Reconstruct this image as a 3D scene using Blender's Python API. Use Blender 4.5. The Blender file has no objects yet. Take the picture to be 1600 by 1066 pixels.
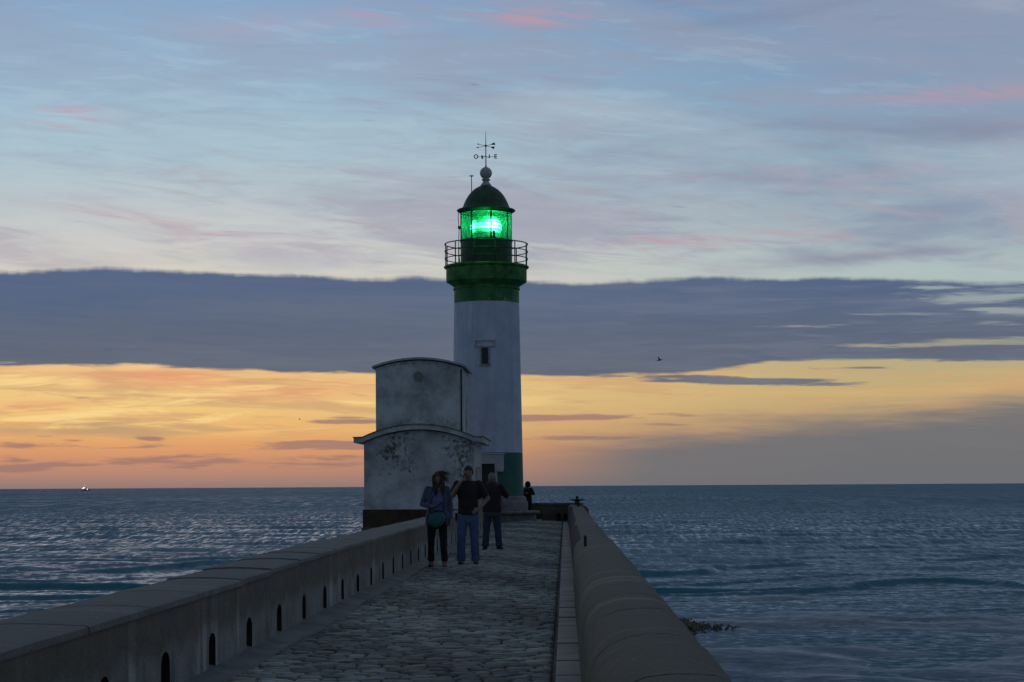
import bpy, bmesh, math, random
import numpy as np
from mathutils import Vector, Matrix
random.seed(7); rng = np.random.default_rng(7)
S = bpy.context.scene
COL = S.collection
R = math.radians
PI = math.pi

def lin(r, g, b):
    f = lambda c: (c/255/12.92) if c/255 <= .04045 else ((c/255+.055)/1.055)**2.4
    return (f(r), f(g), f(b), 1.0)

# ------------------------------------------------------------------ camera
EYE = 1.43            # lens above the deck (deck is z = 0)
SEA = -3.57           # still water level
cd = bpy.data.cameras.new('camera'); cam = bpy.data.objects.new('camera', cd); COL.objects.link(cam)
cam.location = (0, 0, EYE); cam.rotation_euler = (PI/2, .0056, 0)
cd.sensor_width = 36; cd.lens = 65.25; cd.shift_x = -83/1600; cd.shift_y = 226/1600
cd.clip_start = .1; cd.clip_end = 90000
S.camera = cam
S.view_settings.view_transform = 'Standard'; S.view_settings.look = 'None'
S.view_settings.exposure = 0; S.view_settings.gamma = 1

# ------------------------------------------------------------------ node helper
class NT:
    def __init__(s, tree): s.t = tree; s.n = tree.nodes; s.l = tree.links
    def node(s, kind, **kw):
        n = s.n.new(kind)
        for k, v in kw.items(): setattr(n, k, v)
        return n
    def put(s, sock, v):
        if isinstance(v, X): s.l.new(v.s, sock)
        elif isinstance(v, bpy.types.NodeSocket): s.l.new(v, sock)
        else: sock.default_value = v
    def math(s, op, *a, clamp=False):
        n = s.node('ShaderNodeMath', operation=op, use_clamp=clamp)
        for i, v in enumerate(a): s.put(n.inputs[i], v)
        return X(s, n.outputs[0])
    def ss(s, v, a, b):            # smoothstep from a to b
        n = s.node('ShaderNodeMapRange', interpolation_type='SMOOTHSTEP')
        s.put(n.inputs[0], v); s.put(n.inputs[1], a); s.put(n.inputs[2], b)
        n.inputs[3].default_value = 0; n.inputs[4].default_value = 1
        return X(s, n.outputs[0])
    def comb(s, x, y, z=0.0):
        n = s.node('ShaderNodeCombineXYZ')
        for i, v in enumerate((x, y, z)): s.put(n.inputs[i], v)
        return n.outputs[0]
    def noise(s, vec, scale=1, detail=4, rough=.5, dist=0.0, color=False):
        n = s.node('ShaderNodeTexNoise'); s.l.new(vec, n.inputs['Vector'])
        n.inputs['Scale'].default_value = scale; n.inputs['Detail'].default_value = detail
        n.inputs['Roughness'].default_value = rough; n.inputs['Distortion'].default_value = dist
        return X(s, n.outputs[0]) if not color else n.outputs[1]
    def ramp(s, v, stops):
        n = s.node('ShaderNodeValToRGB'); s.put(n.inputs[0], v); e = n.color_ramp.elements
        e[0].position, e[0].color = stops[0][0], stops[0][1]
        e[1].position, e[1].color = stops[-1][0], stops[-1][1]
        for p, c in stops[1:-1]:
            q = e.new(p); q.color = c
        return n.outputs[0]
    def mix(s, f, a, b, mode='MIX'):
        n = s.node('ShaderNodeMix', data_type='RGBA', blend_type=mode)
        s.put(n.inputs[0], f); s.put(n.inputs[6], a); s.put(n.inputs[7], b)
        return n.outputs[2]
class X:
    def __init__(s, nt, sock): s.nt = nt; s.s = sock
    def __add__(a, b): return a.nt.math('ADD', a, b)
    __radd__ = __add__
    def __sub__(a, b): return a.nt.math('SUBTRACT', a, b)
    def __rsub__(a, b): return a.nt.math('SUBTRACT', b, a)
    def __mul__(a, b): return a.nt.math('MULTIPLY', a, b)
    __rmul__ = __mul__
    def __truediv__(a, b): return a.nt.math('DIVIDE', a, b)
    def __neg__(a): return a * -1.0
    def max(a, b): return a.nt.math('MAXIMUM', a, b)
    def min(a, b): return a.nt.math('MINIMUM', a, b)
    def clamp(a): return a.nt.math('ADD', a, 0.0, clamp=True)
    def abs(a): return a.nt.math('ABSOLUTE', a)
    def exp(a): return a.nt.math('EXPONENT', a)

# ------------------------------------------------------------------ world: dusk sky looking at the afterglow
W = bpy.data.worlds.new('World'); S.world = W; W.use_nodes = True
wt = NT(W.node_tree); wt.n.clear()
out = wt.node('ShaderNodeOutputWorld'); bg = wt.node('ShaderNodeBackground'); wt.l.new(bg.outputs[0], out.inputs[0])
tc = wt.node('ShaderNodeTexCoord'); sx = wt.node('ShaderNodeSeparateXYZ'); wt.l.new(tc.outputs['Generated'], sx.inputs[0])
dx, dy, dz = [X(wt, sx.outputs[i]) for i in range(3)]
yc = dy.max(.10)
U = dx/yc*29.0 + 8.83                                   # bearing, in hundredths of the sky chart
V = 7.595 - dz/yc*29.0 - (dx/yc*29.0)*.0056             # height on the sky chart, horizon at about 7.6
t = ((V + 8.0)/16.0).clamp()
P = lambda w: (w+8)/16
rl = wt.ramp(t, [(0, lin(66,84,114)), (P(-4), lin(92,116,152)), (P(-1), lin(128,156,190)), (P(0), lin(138,168,200)),
    (P(1.2), lin(153,184,207)), (P(2.4), lin(170,194,206)), (P(3.2), lin(190,199,203)), (P(3.9), lin(207,204,199)), (P(4.3), lin(220,212,196)),
    (P(5.6), lin(236,190,140)), (P(5.95), lin(243,200,135)), (P(6.3), lin(240,202,132)), (P(6.7), lin(238,182,112)),
    (P(7.0), lin(224,158,106)), (P(7.25), lin(200,142,112)), (P(7.45), lin(178,133,115)), (P(7.6), lin(150,125,118)), (1, lin(90,90,95))])
rr = wt.ramp(t, [(0, lin(56,74,106)), (P(-4), lin(78,102,140)), (P(-1), lin(105,134,172)), (P(0), lin(113,144,180)),
    (P(1.2), lin(125,155,185)), (P(2.4), lin(138,166,186)), (P(3.4), lin(155,172,184)), (P(4.2), lin(175,192,192)),
    (P(4.9), lin(170,180,172)), (P(5.6), lin(182,170,132)), (P(6.1), lin(192,170,120)), (P(6.4), lin(186,160,118)),
    (P(6.8), lin(160,136,114)), (P(7.3), lin(135,120,112)), (P(7.6), lin(112,110,112)), (1, lin(80,85,92))])
lr = wt.ss(U, 2.5, 15.5)
c = wt.mix(lr, rl, rr)
def blob(cx, cy, rx, ry, tilt=0.0):
    a = (U-cx)/rx; b = (V-cy-(U-cx)*tilt)/ry
    return (-(a*a)-(b*b)).exp()
def nz(au, av, tilt, seed, scale=1, detail=6, rough=.55, dist=.4):
    return wt.noise(wt.comb(U*au+seed, (V-U*tilt)*av, seed*1.7), scale, detail, rough, dist)
# high veil of wispy cloud
n1 = nz(.16, .85, .10, 3.1); n2 = nz(.22, 1.3, -.04, 9.7); n3 = nz(.5, 3.0, .10, 21.3, detail=9, rough=.62, dist=.8); n4 = nz(.12, .5, .06, 40.2)
up = wt.ss(V, 4.5, 3.9)
n5 = nz(.75, 5.5, .07, 52.1, detail=8, rough=.62, dist=.6)
c = wt.mix(wt.ss(n1+(n5-.5)*.35, .42, .68)*up*(wt.ss(U,2,9)*.25+.38), c, lin(152,158,178))
c = wt.mix(wt.ss(n5+(n4-.5)*.8, .50, .68)*up*(wt.ss(U,3,10)*.18+.14), c, lin(142,148,170))
c = wt.mix(wt.ss(n5+(n2-.5)*.5, .46, .30)*up*.16, c, lin(192,204,212))
c = wt.mix(wt.ss(n2, .52, .70)*up*(wt.ss(U,5,13)*.45+.12), c, lin(128,140,166))
c = wt.mix(wt.ss(n1+(n3-.5)*.6, .50, .62)*up*wt.ss(V,1.5,3.6)*.35, c, lin(176,168,180))
c = wt.mix(wt.ss(n4, .52, .72)*up*.35, c, lin(196,205,212))
c = wt.mix(wt.ss(n3, .50, .75)*wt.ss(V,1.6,3.2)*up*.45, c, lin(168,160,170))
pink = (blob(8.3,.22,.75,.17,.06)*1.5 + blob(6.0,.3,.8,.2,.04)*.6 + blob(4.1,.4,1.2,.2,-.03)*.4 + blob(1.15,1.85,.55,.16)*1.0 + blob(14.9,1.48,1.7,.13,-.03)*1.0
        + blob(10.6,3.78,1.6,.13,-.04)*.8 + blob(12.6,3.7,.9,.1)*.5 + blob(11.3,2.7,.9,.12)*.5 + blob(2.6,3.55,1.9,.16,.16)*.5)
c = wt.mix((pink*wt.ss(n3+(n5-.5)*.5, .34, .62)).clamp()*.75, c, lin(190,152,166))
dk = blob(13.8,4.0,1.5,.09,-.07)+blob(5.3,3.0,1.2,.12,.1)*.4+blob(14.5,2.0,1.6,.3,.0)*.5
c = wt.mix((dk*wt.ss(n2,.35,.6)).clamp()*.75, c, lin(136,134,156))
# low clouds and glow under the bank
m1 = nz(.26, 2.6, .02, 5.5, detail=9, rough=.62, dist=.9); m2 = nz(.42, 5.0, -.03, 15.5, detail=9, rough=.62, dist=.7); m4 = nz(.8, 9.0, .03, 88.5, detail=7, rough=.6, dist=.5); m3 = nz(.2, 1.7, .03, 27.5)
low = wt.ss(V, 5.6, 5.9)
c = wt.mix(wt.ss(m1,.44,.62)*low*wt.ss(V,7.1,6.3)*.55, c, lin(218,178,124))
c = wt.mix(wt.ss(m4+(m1-.5)*.5,.45,.65)*low*wt.ss(V,7.3,6.7)*.60, c, lin(204,162,118))
c = wt.mix(wt.ss(m2,.50,.36)*low*wt.ss(V,6.9,6.5)*wt.ss(U,10,6)*.65, c, lin(255,222,150))
c = wt.mix((blob(3.0,5.86,1.6,.16)*.9+blob(4.6,6.1,1.2,.2)*.5+blob(.7,6.35,.9,.1)*.5)*wt.ss(m3+(m2-.5)*.5,.38,.6)*low, c, lin(230,150,112))
c = wt.mix(wt.ss(m3,.55,.70)*low*wt.ss(V,6.2,5.8)*wt.ss(U,7,3)*.6, c, lin(232,158,118))
c = wt.mix(wt.ss(m1+(m2-.5)*.5,.40,.60)*blob(1.3,6.68,2.3,.16,.03)*.8, c, lin(186,152,116))
warm = blob(10.5,7.28,2.0,.17)*.6
c = wt.mix(warm, c, lin(190,136,112))
mv = (blob(4.0,7.22,2.6,.10,.0)*1.15 + blob(2.3,6.93,.55,.10,.05)*1.0 + blob(1.3,6.90,.8,.08,.1)*.8 + blob(5.0,6.95,1.2,.085)*1.0 + blob(.4,6.99,.55,.09)*.9 + blob(.25,7.32,.4,.06)*1.1
      + blob(2.4,6.86,.22,.03)*1.3 + blob(5.9,7.0,1.0,.11)*.9 + blob(9.7,6.52,.9,.05)*.85 + blob(5.35,6.60,.55,.028)*1.6 + blob(8.3,6.53,.45,.045)*1.3 + blob(11.2,6.50,.8,.05)*.9 + blob(10.4,6.62,.5,.04)*.8 + blob(9.0,6.85,1.0,.035)*.8
      + blob(.3,7.18,.35,.04)*.9 + blob(.9,7.25,.5,.05)*.6)
c = wt.mix(wt.ss(mv*.8 + (m2-.5)*3.2 + (m4-.5)*2.6, .30, .95)*.80*wt.ss(mv,.05,.4), c, lin(156,120,112))
# grey veil at the right
ve = 6.98-(U-8.3)*.100+(m3-.5)*.5+(m2-.5)*.45+(m4-.5)*.25
c = wt.mix(wt.ss(V-ve, -.30, .38)*wt.ss(U,7.6,10.5)*.93, c, lin(110,112,116))
# the dark cloud bank
e1 = nz(.55, .2, 0, 33.3, detail=6, rough=.6, dist=0)
top = 4.27 + wt.ss(U,2,9)*.09 - blob(1.2,4.27,1.0,9)*.06 + (e1-.5)*.34 + (m2-.5)*.10+(m4-.5)*.07
bot = 5.71 + wt.ss(U,0,8)*.15 - wt.ss(U,10.3,12.5)*.22 + (m2-.5)*.16 + (e1-.5)*.08 + (m4-.5)*.10
bank = wt.ss(V-top, -.03, .07)*wt.ss(V-bot, .03, -.03)
gp = (blob(15.4,4.62,1.1,.12)*1.0+blob(14.6,4.50,.5,.03)+blob(15.3,5.33,1.5,.07,-.03)*1.1+blob(13.4,4.92,1.1,.035)*.65+blob(12.6,5.10,1.0,.04)*.6+blob(15.8,4.85,.8,.05)*.9+blob(14.0,5.40,.9,.03)*.7+blob(16,5.05,.7,.04)*.6
      +wt.ss(U,12.5,16.5)*.22)
gap = wt.ss(gp*.9+(m2-.5)*2.6+(m4-.5)*2.4, .30, 1.1)*wt.ss(gp,.1,.4)*wt.ss(V,4.36,4.46)
bank = bank*(1.0-gap*.62)
s1 = blob(11.9,5.97,1.75,.065,.012)*1.15+blob(10.2,5.88,1.2,.04)*.7+blob(14.9,5.56,1.4,.12)*1.1+blob(13.5,5.75,.6,.03)*.6
bank = bank.max(wt.ss(s1+(m2-.5)*1.8+(m4-.5)*1.6, .42, .85)*.92)
bcol = wt.mix(wt.ss(V,4.2,5.8), lin(86,103,133), lin(99,106,120))
bcol = wt.mix(wt.ss(nz(.15,2.2,0,71),.45,.7)*.3, bcol, lin(112,119,134))
bcol = wt.mix(wt.ss(m2,.42,.62)*wt.ss(U,6,13)*.30, bcol, lin(122,130,152))
bcol = wt.mix(wt.ss(m4,.45,.65)*.22, bcol, lin(80,92,124))
c = wt.mix(bank, c, bcol)
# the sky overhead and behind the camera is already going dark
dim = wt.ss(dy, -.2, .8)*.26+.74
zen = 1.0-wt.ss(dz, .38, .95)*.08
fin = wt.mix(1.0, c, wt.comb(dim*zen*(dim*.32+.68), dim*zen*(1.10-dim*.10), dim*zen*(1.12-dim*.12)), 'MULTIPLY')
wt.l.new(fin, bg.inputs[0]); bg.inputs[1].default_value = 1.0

# last trace of sun glow: very weak, very soft, from just above the horizon ahead on the left
sd = bpy.data.lights.new('sun', 'SUN'); sd.energy = .05; sd.angle = R(25); sd.color = (1, .72, .5)
so = bpy.data.objects.new('sun', sd); COL.objects.link(so); so.rotation_euler = (R(-80), 0, R(12))

# ------------------------------------------------------------------ materials
def mat(name, base, rough=.8, bump=None, metal=0, spec=None, var=None, attr=None, emis=None):
    """base colour with noise variation; bump=(scale, strength, distance)"""
    m = bpy.data.materials.new(name); m.use_nodes = True; nt = NT(m.node_tree)
    b = m.node_tree.nodes['Principled BSDF']
    tcn = nt.node('ShaderNodeTexCoord').outputs['Object']
    base = (*base[:3], 1)
    if var:
        v = nt.noise(tcn, var[0], 6, .6)
        dark = tuple(x*(1-var[1]) for x in base[:3])+(1,); lite = tuple(min(1, x*(1+var[1])) for x in base[:3])+(1,)
        c = nt.ramp(v, [(.3, dark), (.7, lite)])
    else: c = base
    if attr:
        a = nt.node('ShaderNodeAttribute', attribute_name='tone')
        c = nt.mix(1.0, c, a.outputs['Color'], 'MULTIPLY')
    nt.put(b.inputs['Base Color'], c)
    b.inputs['Roughness'].default_value = rough; b.inputs['Metallic'].default_value = metal
    if spec is not None: b.inputs['Specular IOR Level'].default_value = spec
    if emis: b.inputs['Emission Color'].default_value = (*emis[:3], 1); b.inputs['Emission Strength'].default_value = emis[3]
    if bump:
        bn = nt.node('ShaderNodeBump'); bn.inputs['Strength'].default_value = bump[1]; bn.inputs['Distance'].default_value = bump[2]
        nt.put(bn.inputs['Height'], nt.noise(tcn, bump[0], 8, .65)); nt.l.new(bn.outputs[0], b.inputs['Normal'])
    return m
def pos(nt):
    g = nt.node('ShaderNodeNewGeometry'); s = nt.node('ShaderNodeSeparateXYZ'); nt.l.new(g.outputs['Position'], s.inputs[0])
    return g.outputs['Position'], [X(nt, s.outputs[i]) for i in range(3)]
def bumpto(nt, b, h, strength, dist):
    bn = nt.node('ShaderNodeBump'); bn.inputs['Strength'].default_value = strength; bn.inputs['Distance'].default_value = dist
    nt.put(bn.inputs['Height'], h); nt.l.new(bn.outputs[0], b.inputs['Normal'])

M = {}
M['sett'] = mat('sett_stone', (.34,.345,.29), .8, (40,.5,.01), var=(3,.35), attr=True)
M['mortar'] = mat('joint_mortar', (.03,.03,.026), .9, (30,.6,.01), var=(6,.4))
M['kerb'] = mat('kerb_stone', (.17,.18,.16), .6, (25,.5,.008), var=(2.5,.35), attr=True)
M['gutter'] = mat('gutter_concrete', (.17,.18,.16), .8, (18,.6,.01), var=(2,.35))
M['iron'] = mat('rusted_iron', (.05,.022,.014), .7, (30,.6,.01), var=(12,.5))
M['black'] = mat('black_iron', (.012,.012,.013), .6)
M['slot'] = mat('shaded_slot_stone', (.028,.024,.014), .7, (14,.7,.02), var=(5,.5))  # near-black brown: shade inside the drain slots is put into the colour
M['dark'] = mat('dark_opening', (.012,.010,.008), .9)
M['green_dark'] = mat('dark_green_paint', (.030,.095,.035), .5, (14,.4,.01), var=(4,.45))
M['finial'] = mat('finial_paint', (.50,.52,.48), .55, (14,.4,.01), var=(5,.3))
M['white'] = mat('white_trim', (.62,.62,.62), .7, (20,.3,.01), var=(3,.15))
M['door'] = mat('door_green', (.015,.05,.025), .55, (14,.3,.01), var=(4,.3))
M['glass_dark'] = mat('dark_pane', (.01,.01,.01), .12)
M['plinthstone'] = mat('plinth_stone', (.26,.24,.23), .8, (16,.7,.015), var=(3,.35))
M['roofmoss'] = mat('mossy_roof', (.17,.21,.13), .9, (12,.8,.02), var=(4,.5))
M['roofgrey'] = mat('grey_roof', (.5,.5,.48), .85, (12,.6,.02), var=(4,.35))
M['pier'] = mat('pier_stone', (.14,.13,.11), .9, (4,.8,.05), var=(1.2,.4))

def stone_wall(name, lo, hi, streak=1.0):
    m = bpy.data.materials.new(name); m.use_nodes = True; nt = NT(m.node_tree); b = m.node_tree.nodes['Principled BSDF']
    p, (x, y, z) = pos(nt)
    n = nt.noise(p, 2.2, 8, .65); st = nt.noise(nt.comb(x*1.5, y*2.6, z*.28), 1, 4, .6); st2 = nt.noise(nt.comb(x*3, y*9, z*.5), 1, 3, .6)
    f = (n*.45+st*.75*streak+st2*.25-.22)
    c = nt.ramp(f, [(.30, lo), (.62, hi)])
    # pale drips that run down below the coping joints
    d = nt.ss(nt.noise(nt.comb(4.2, y*1.9, z*.10), 1, 2, .4), .60, .66)
    c = nt.mix(d*streak*.65, c, (hi[0]*1.7, hi[1]*1.7, hi[2]*1.65, 1))
    zz = z+(n-.5)*.35+(st-.5)*.55
    c = nt.mix(nt.ss(zz, .22, .42)*.8*min(1, streak), c, (.215,.170,.110,1))
    # algae staining in large patches
    g = nt.ss(nt.noise(p, .9, 5, .6), .50, .68)
    c = nt.mix(g*.5*streak, c, (lo[0]*.7, lo[1]*.72, lo[2]*.5, 1))
    # lichen, pits and worn chips
    pit = nt.noise(p, 16, 5, .75); c = nt.mix(nt.ss(pit, .60, .70)*.5, c, (hi[0]*1.25, hi[1]*1.25, hi[2]*1.05, 1)); c = nt.mix(nt.ss(pit, .40, .32)*.6, c, (lo[0]*.5, lo[1]*.5, lo[2]*.5, 1))
    nt.put(b.inputs['Base Color'], c); b.inputs['Roughness'].default_value = .88
    bumpto(nt, b, nt.noise(p, 22, 8, .75)+nt.noise(p, 4, 6, .65)*2.5, .9, .03)
    return m
M['wallface'] = stone_wall('stained_render', (.23,.225,.195,1), (.50,.49,.43,1))
M['endwall'] = stone_wall('end_wall_stone', (.05,.047,.025,1), (.11,.10,.06,1), .5)
M['coping'] = stone_wall('coping_stone', (.26,.27,.24,1), (.49,.50,.45,1), .15)
M['capright'] = stone_wall('rounded_parapet_stone', (.21,.205,.155,1), (.53,.52,.41,1), .30)

def plaster(name, base, stain, amt, dirt_scale=1.0):
    m = bpy.data.materials.new(name); m.use_nodes = True; nt = NT(m.node_tree); b = m.node_tree.nodes['Principled BSDF']
    p, (x, y, z) = pos(nt)
    n = nt.noise(p, .9*dirt_scale, 8, .7); sp = nt.noise(p, 7, 6, .7, .3); big = nt.noise(p, .7, 3, .5)
    c = nt.ramp(n, [(.36, tuple(v*.50 for v in base)+(1,)), (.60, tuple(base)+(1,))])
    k = nt.ss(sp+(big-.5)*.75, .56, .74)*amt
    c = nt.mix(k, c, tuple(stain)+(1,))
    dr = nt.ss(nt.noise(nt.comb(x*4, y*4, z*.35), 1, 4, .6), .56, .75)*amt*.35
    c = nt.mix(dr, c, tuple(v*.5 for v in base)+(1,))
    nt.put(b.inputs['Base Color'], c); b.inputs['Roughness'].default_value = .85
    bumpto(nt, b, nt.noise(p, 9, 8, .7), .5, .02)
    return m
M['hut'] = plaster('stained_plaster', (.80,.78,.73), (.15,.14,.10), 1.0)
M['hut2'] = plaster('grey_plaster', (.78,.80,.76), (.10,.10,.085), .6)

def tower_paint():
    m = bpy.data.materials.new('tower_paint'); m.use_nodes = True; nt = NT(m.node_tree); b = m.node_tree.nodes['Principled BSDF']
    p, (x, y, z) = pos(nt)
    n = nt.noise(p, 1.1, 8, .7); dr = nt.noise(nt.comb(x*3, y*3, z*.25), 1, 5, .6)
    c = nt.ramp(n*.6+dr*.4, [(.36, (.50,.54,.64,1)), (.62, (.76,.80,.92,1))])
    run = nt.ss(nt.noise(nt.comb(x*5, y*5, z*.10), 1, 3, .6), .60, .72)*nt.ss(z, 6.5, 8.9)*.35
    c = nt.mix(run, c, (.30,.24,.17,1))
    sp = nt.noise(p, 9, 6, .7, .3); bg_ = nt.noise(p, .8, 3, .5)
    c = nt.mix(nt.ss(sp+(bg_-.5)*.5, .68, .76)*.6, c, (.12,.12,.11,1))
    gcol = nt.ramp(nt.noise(p, 2.5, 8, .7), [(.36, (.03,.14,.035,1)), (.62, (.06,.27,.06,1))])
    lowc = nt.ramp(nt.noise(p, 2.5, 8, .7), [(.3, (.03,.13,.10,1)), (.7, (.05,.19,.14,1))])
    peel = nt.ss(sp+nt.ss(z,9.35,9.0)*.10+nt.ss(x,-3.2,-2.4)*.06, .70, .74)
    g2 = nt.mix(peel, gcol, (.42,.45,.42,1))
    c = nt.mix(nt.ss(z+(sp-.5)*.03, 8.915, 8.925), c, g2)
    c = nt.mix(nt.ss(z, 2.795, 2.785), c, lowc)
    nt.put(b.inputs['Base Color'], c); b.inputs['Roughness'].default_value = .6
    bumpto(nt, b, nt.noise(p, 8, 8, .7), .4, .02)
    return m
M['tower'] = tower_paint()
M['gallery'] = mat('gallery_green', (.055,.23,.045), .6, (10,.5,.02), var=(3.0,.6))

# ------------------------------------------------------------------ mesh helpers
class MB:
    def __init__(s): s.v = []; s.f = []
    def add(s, vs, fs):
        o = len(s.v); s.v += [tuple(v) for v in vs]; s.f += [tuple(i+o for i in f) for f in fs]; return s
    def box(s, x0, x1, y0, y1, z0, z1, bev=0.0, rot=None):
        if bev <= 0:
            vs = [(x0,y0,z0),(x1,y0,z0),(x1,y1,z0),(x0,y1,z0),(x0,y0,z1),(x1,y0,z1),(x1,y1,z1),(x0,y1,z1)]
            fs = [(3,2,1,0),(4,5,6,7),(0,1,5,4),(1,2,6,5),(2,3,7,6),(3,0,4,7)]
            if rot: vs = [rot @ Vector(v) for v in vs]
            return s.add(vs, fs)
        bm = bmesh.new(); bmesh.ops.create_cube(bm, size=1)
        for v in bm.verts: v.co = Vector(((x0+x1)/2+v.co.x*(x1-x0), (y0+y1)/2+v.co.y*(y1-y0), (z0+z1)/2+v.co.z*(z1-z0)))
        bmesh.ops.bevel(bm, geom=bm.edges[:], offset=bev, segments=2, affect='EDGES', profile=.5)
        bm.verts.index_update()
        vs = [rot @ v.co if rot else v.co.copy() for v in bm.verts]; fs = [[v.index for v in f.verts] for f in bm.faces]; bm.free()
        return s.add(vs, fs)
    def lathe(s, prof, cx=0, cy=0, seg=48, a0=0, a1=2*PI):
        full = abs(a1-a0-2*PI) < 1e-6; n = seg if full else seg+1
        vs = []
        for r, z in prof:
            for k in range(n):
                a = a0+(a1-a0)*k/seg; vs.append((cx+r*math.sin(a), cy-r*math.cos(a), z))
        fs = []
        for i in range(len(prof)-1):
            for k in range(seg):
                k2 = (k+1) % n; fs.append((i*n+k, i*n+k2, (i+1)*n+k2, (i+1)*n+k))
        return s.add(vs, fs)
    def tube(s, pts, r, seg=8, cap=True):
        pts = [Vector(p) for p in pts]; rs = r if isinstance(r, (list, tuple)) else [r]*len(pts)
        vs = []; ref = None
        for i, p in enumerate(pts):
            t = (pts[min(i+1, len(pts)-1)]-pts[max(i-1, 0)]).normalized()
            if ref is None:
                ref = Vector((0,0,1)) if abs(t.z) < .9 else Vector((1,0,0))
            u = (ref-t*ref.dot(t)).normalized(); w = t.cross(u); ref = u
            for k in range(seg):
                a = 2*PI*k/seg; vs.append(p+(u*math.cos(a)+w*math.sin(a))*rs[i])
        fs = []
        for i in range(len(pts)-1):
            for k in range(seg): fs.append((i*seg+k, i*seg+(k+1) % seg, (i+1)*seg+(k+1) % seg, (i+1)*seg+k))
        if cap: fs += [tuple(range(seg))[::-1], tuple((len(pts)-1)*seg+k for k in range(seg))]
        return s.add(vs, fs)
    def ring(s, r, z, cx, cy, tr, seg=64):
        return s.torus(r, z, cx, cy, tr, seg)
    def torus(s, r, z, cx, cy, tr, seg=64, ts=8):
        vs = []; fs = []
        for i in range(seg):
            a = 2*PI*i/seg
            for k in range(ts):
                b = 2*PI*k/ts; rr_ = r+tr*math.cos(b); vs.append((cx+rr_*math.sin(a), cy-rr_*math.cos(a), z+tr*math.sin(b)))
        for i in range(seg):
            for k in range(ts):
                fs.append((i*ts+k, ((i+1) % seg)*ts+k, ((i+1) % seg)*ts+(k+1) % ts, i*ts+(k+1) % ts))
        return s.add(vs, fs)
    def ball(s, c, rx, ry=None, rz=None, seg=16, rings=10, rot=None):
        ry = ry or rx; rz = rz or rx; vs = [Vector((0,0,-rz))]
        for i in range(1, rings):
            p = PI*i/rings-PI/2
            for k in range(seg):
                a = 2*PI*k/seg; vs.append(Vector((rx*math.cos(p)*math.cos(a), ry*math.cos(p)*math.sin(a), rz*math.sin(p))))
        vs.append(Vector((0,0,rz))); fs = []
        for k in range(seg):
            fs.append((0, 1+(k+1) % seg, 1+k)); b = 1+(rings-2)*seg; fs.append((len(vs)-1, b+k, b+(k+1) % seg))
        for i in range(rings-2):
            for k in range(seg):
                a = 1+i*seg; fs.append((a+k, a+(k+1) % seg, a+seg+(k+1) % seg, a+seg+k))
        c = Vector(c)
        return s.add([(rot @ v if rot else v)+c for v in vs], fs)
    def extrude_y(s, prof, y0, y1, closed=True):
        n = len(prof); vs = [(x, y0, z) for x, z in prof]+[(x, y1, z) for x, z in prof]
        fs = [(i, (i+1) % n, n+(i+1) % n, n+i) for i in range(n if closed else n-1)]
        if closed: fs += [tuple(range(n))[::-1], tuple(range(n, 2*n))]
        return s.add(vs, fs)
    def loft(s, path, side=(1,0,0), seg=16, cap=True):
        """path: [(point, a, b)] elliptical rings, a along side, b across"""
        pts = [Vector(p[0]) for p in path]; vs = []; sv = Vector(side)
        for i, (p, a, b) in enumerate(path):
            p = Vector(p); t = (pts[min(i+1, len(pts)-1)]-pts[max(i-1, 0)]).normalized()
            u = (sv-t*sv.dot(t))
            if u.length < .1: u = Vector((0,1,0))-t*t.y
            u.normalize(); w = t.cross(u)
            for k in range(seg):
                q = 2*PI*k/seg; vs.append(p+u*a*math.cos(q)+w*b*math.sin(q))
        fs = []
        for i in range(len(path)-1):
            for k in range(seg): fs.append((i*seg+k, i*seg+(k+1) % seg, (i+1)*seg+(k+1) % seg, (i+1)*seg+k))
        if cap: fs += [tuple(range(seg))[::-1], tuple((len(path)-1)*seg+k for k in range(seg))]
        return s.add(vs, fs)
    def build(s, name, m, parent=None, smooth=False, label=None, fix=True, angle=None):
        me = bpy.data.meshes.new(name); me.from_pydata(s.v, [], s.f)
        if fix:
            bm = bmesh.new(); bm.from_mesh(me); bmesh.ops.recalc_face_normals(bm, faces=bm.faces[:]); bm.to_mesh(me); bm.free()
        if smooth:
            me.polygons.foreach_set('use_smooth', [True]*len(me.polygons))
            if angle: me.set_sharp_from_angle(angle=R(angle))
        me.materials.append(m); me.update()
        o = bpy.data.objects.new(name, me); COL.objects.link(o)
        if parent:
            o.parent = parent
            if True: o.matrix_parent_inverse = parent_inv(parent)
        if label: o['label'] = label
        return o
def parent_inv(p):
    m = Matrix.Identity(4); q = p
    loc = Vector((0,0,0))
    while q is not None:
        if q.get('_world'): break
        q = q.parent
    return WINV.get(p.name, m)
WINV = {}
def thing(name, label, cat, loc=(0,0,0), group=None, local=False):
    """Empty at the base of a thing; parts are modelled in world space unless local"""
    o = bpy.data.objects.new(name, None); COL.objects.link(o); o.location = loc; o['label'] = label; o['category'] = cat
    o.empty_display_size = .3
    if group: o['group'] = group
    if not local: WINV[o.name] = Matrix.Translation(-Vector(loc))
    return o
def tag(o, label, cat, group=None):
    o['label'] = label; o['category'] = cat
    if group: o['group'] = group
    return o
def struct(o, kind='structure'): o['kind'] = kind; return o

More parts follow.
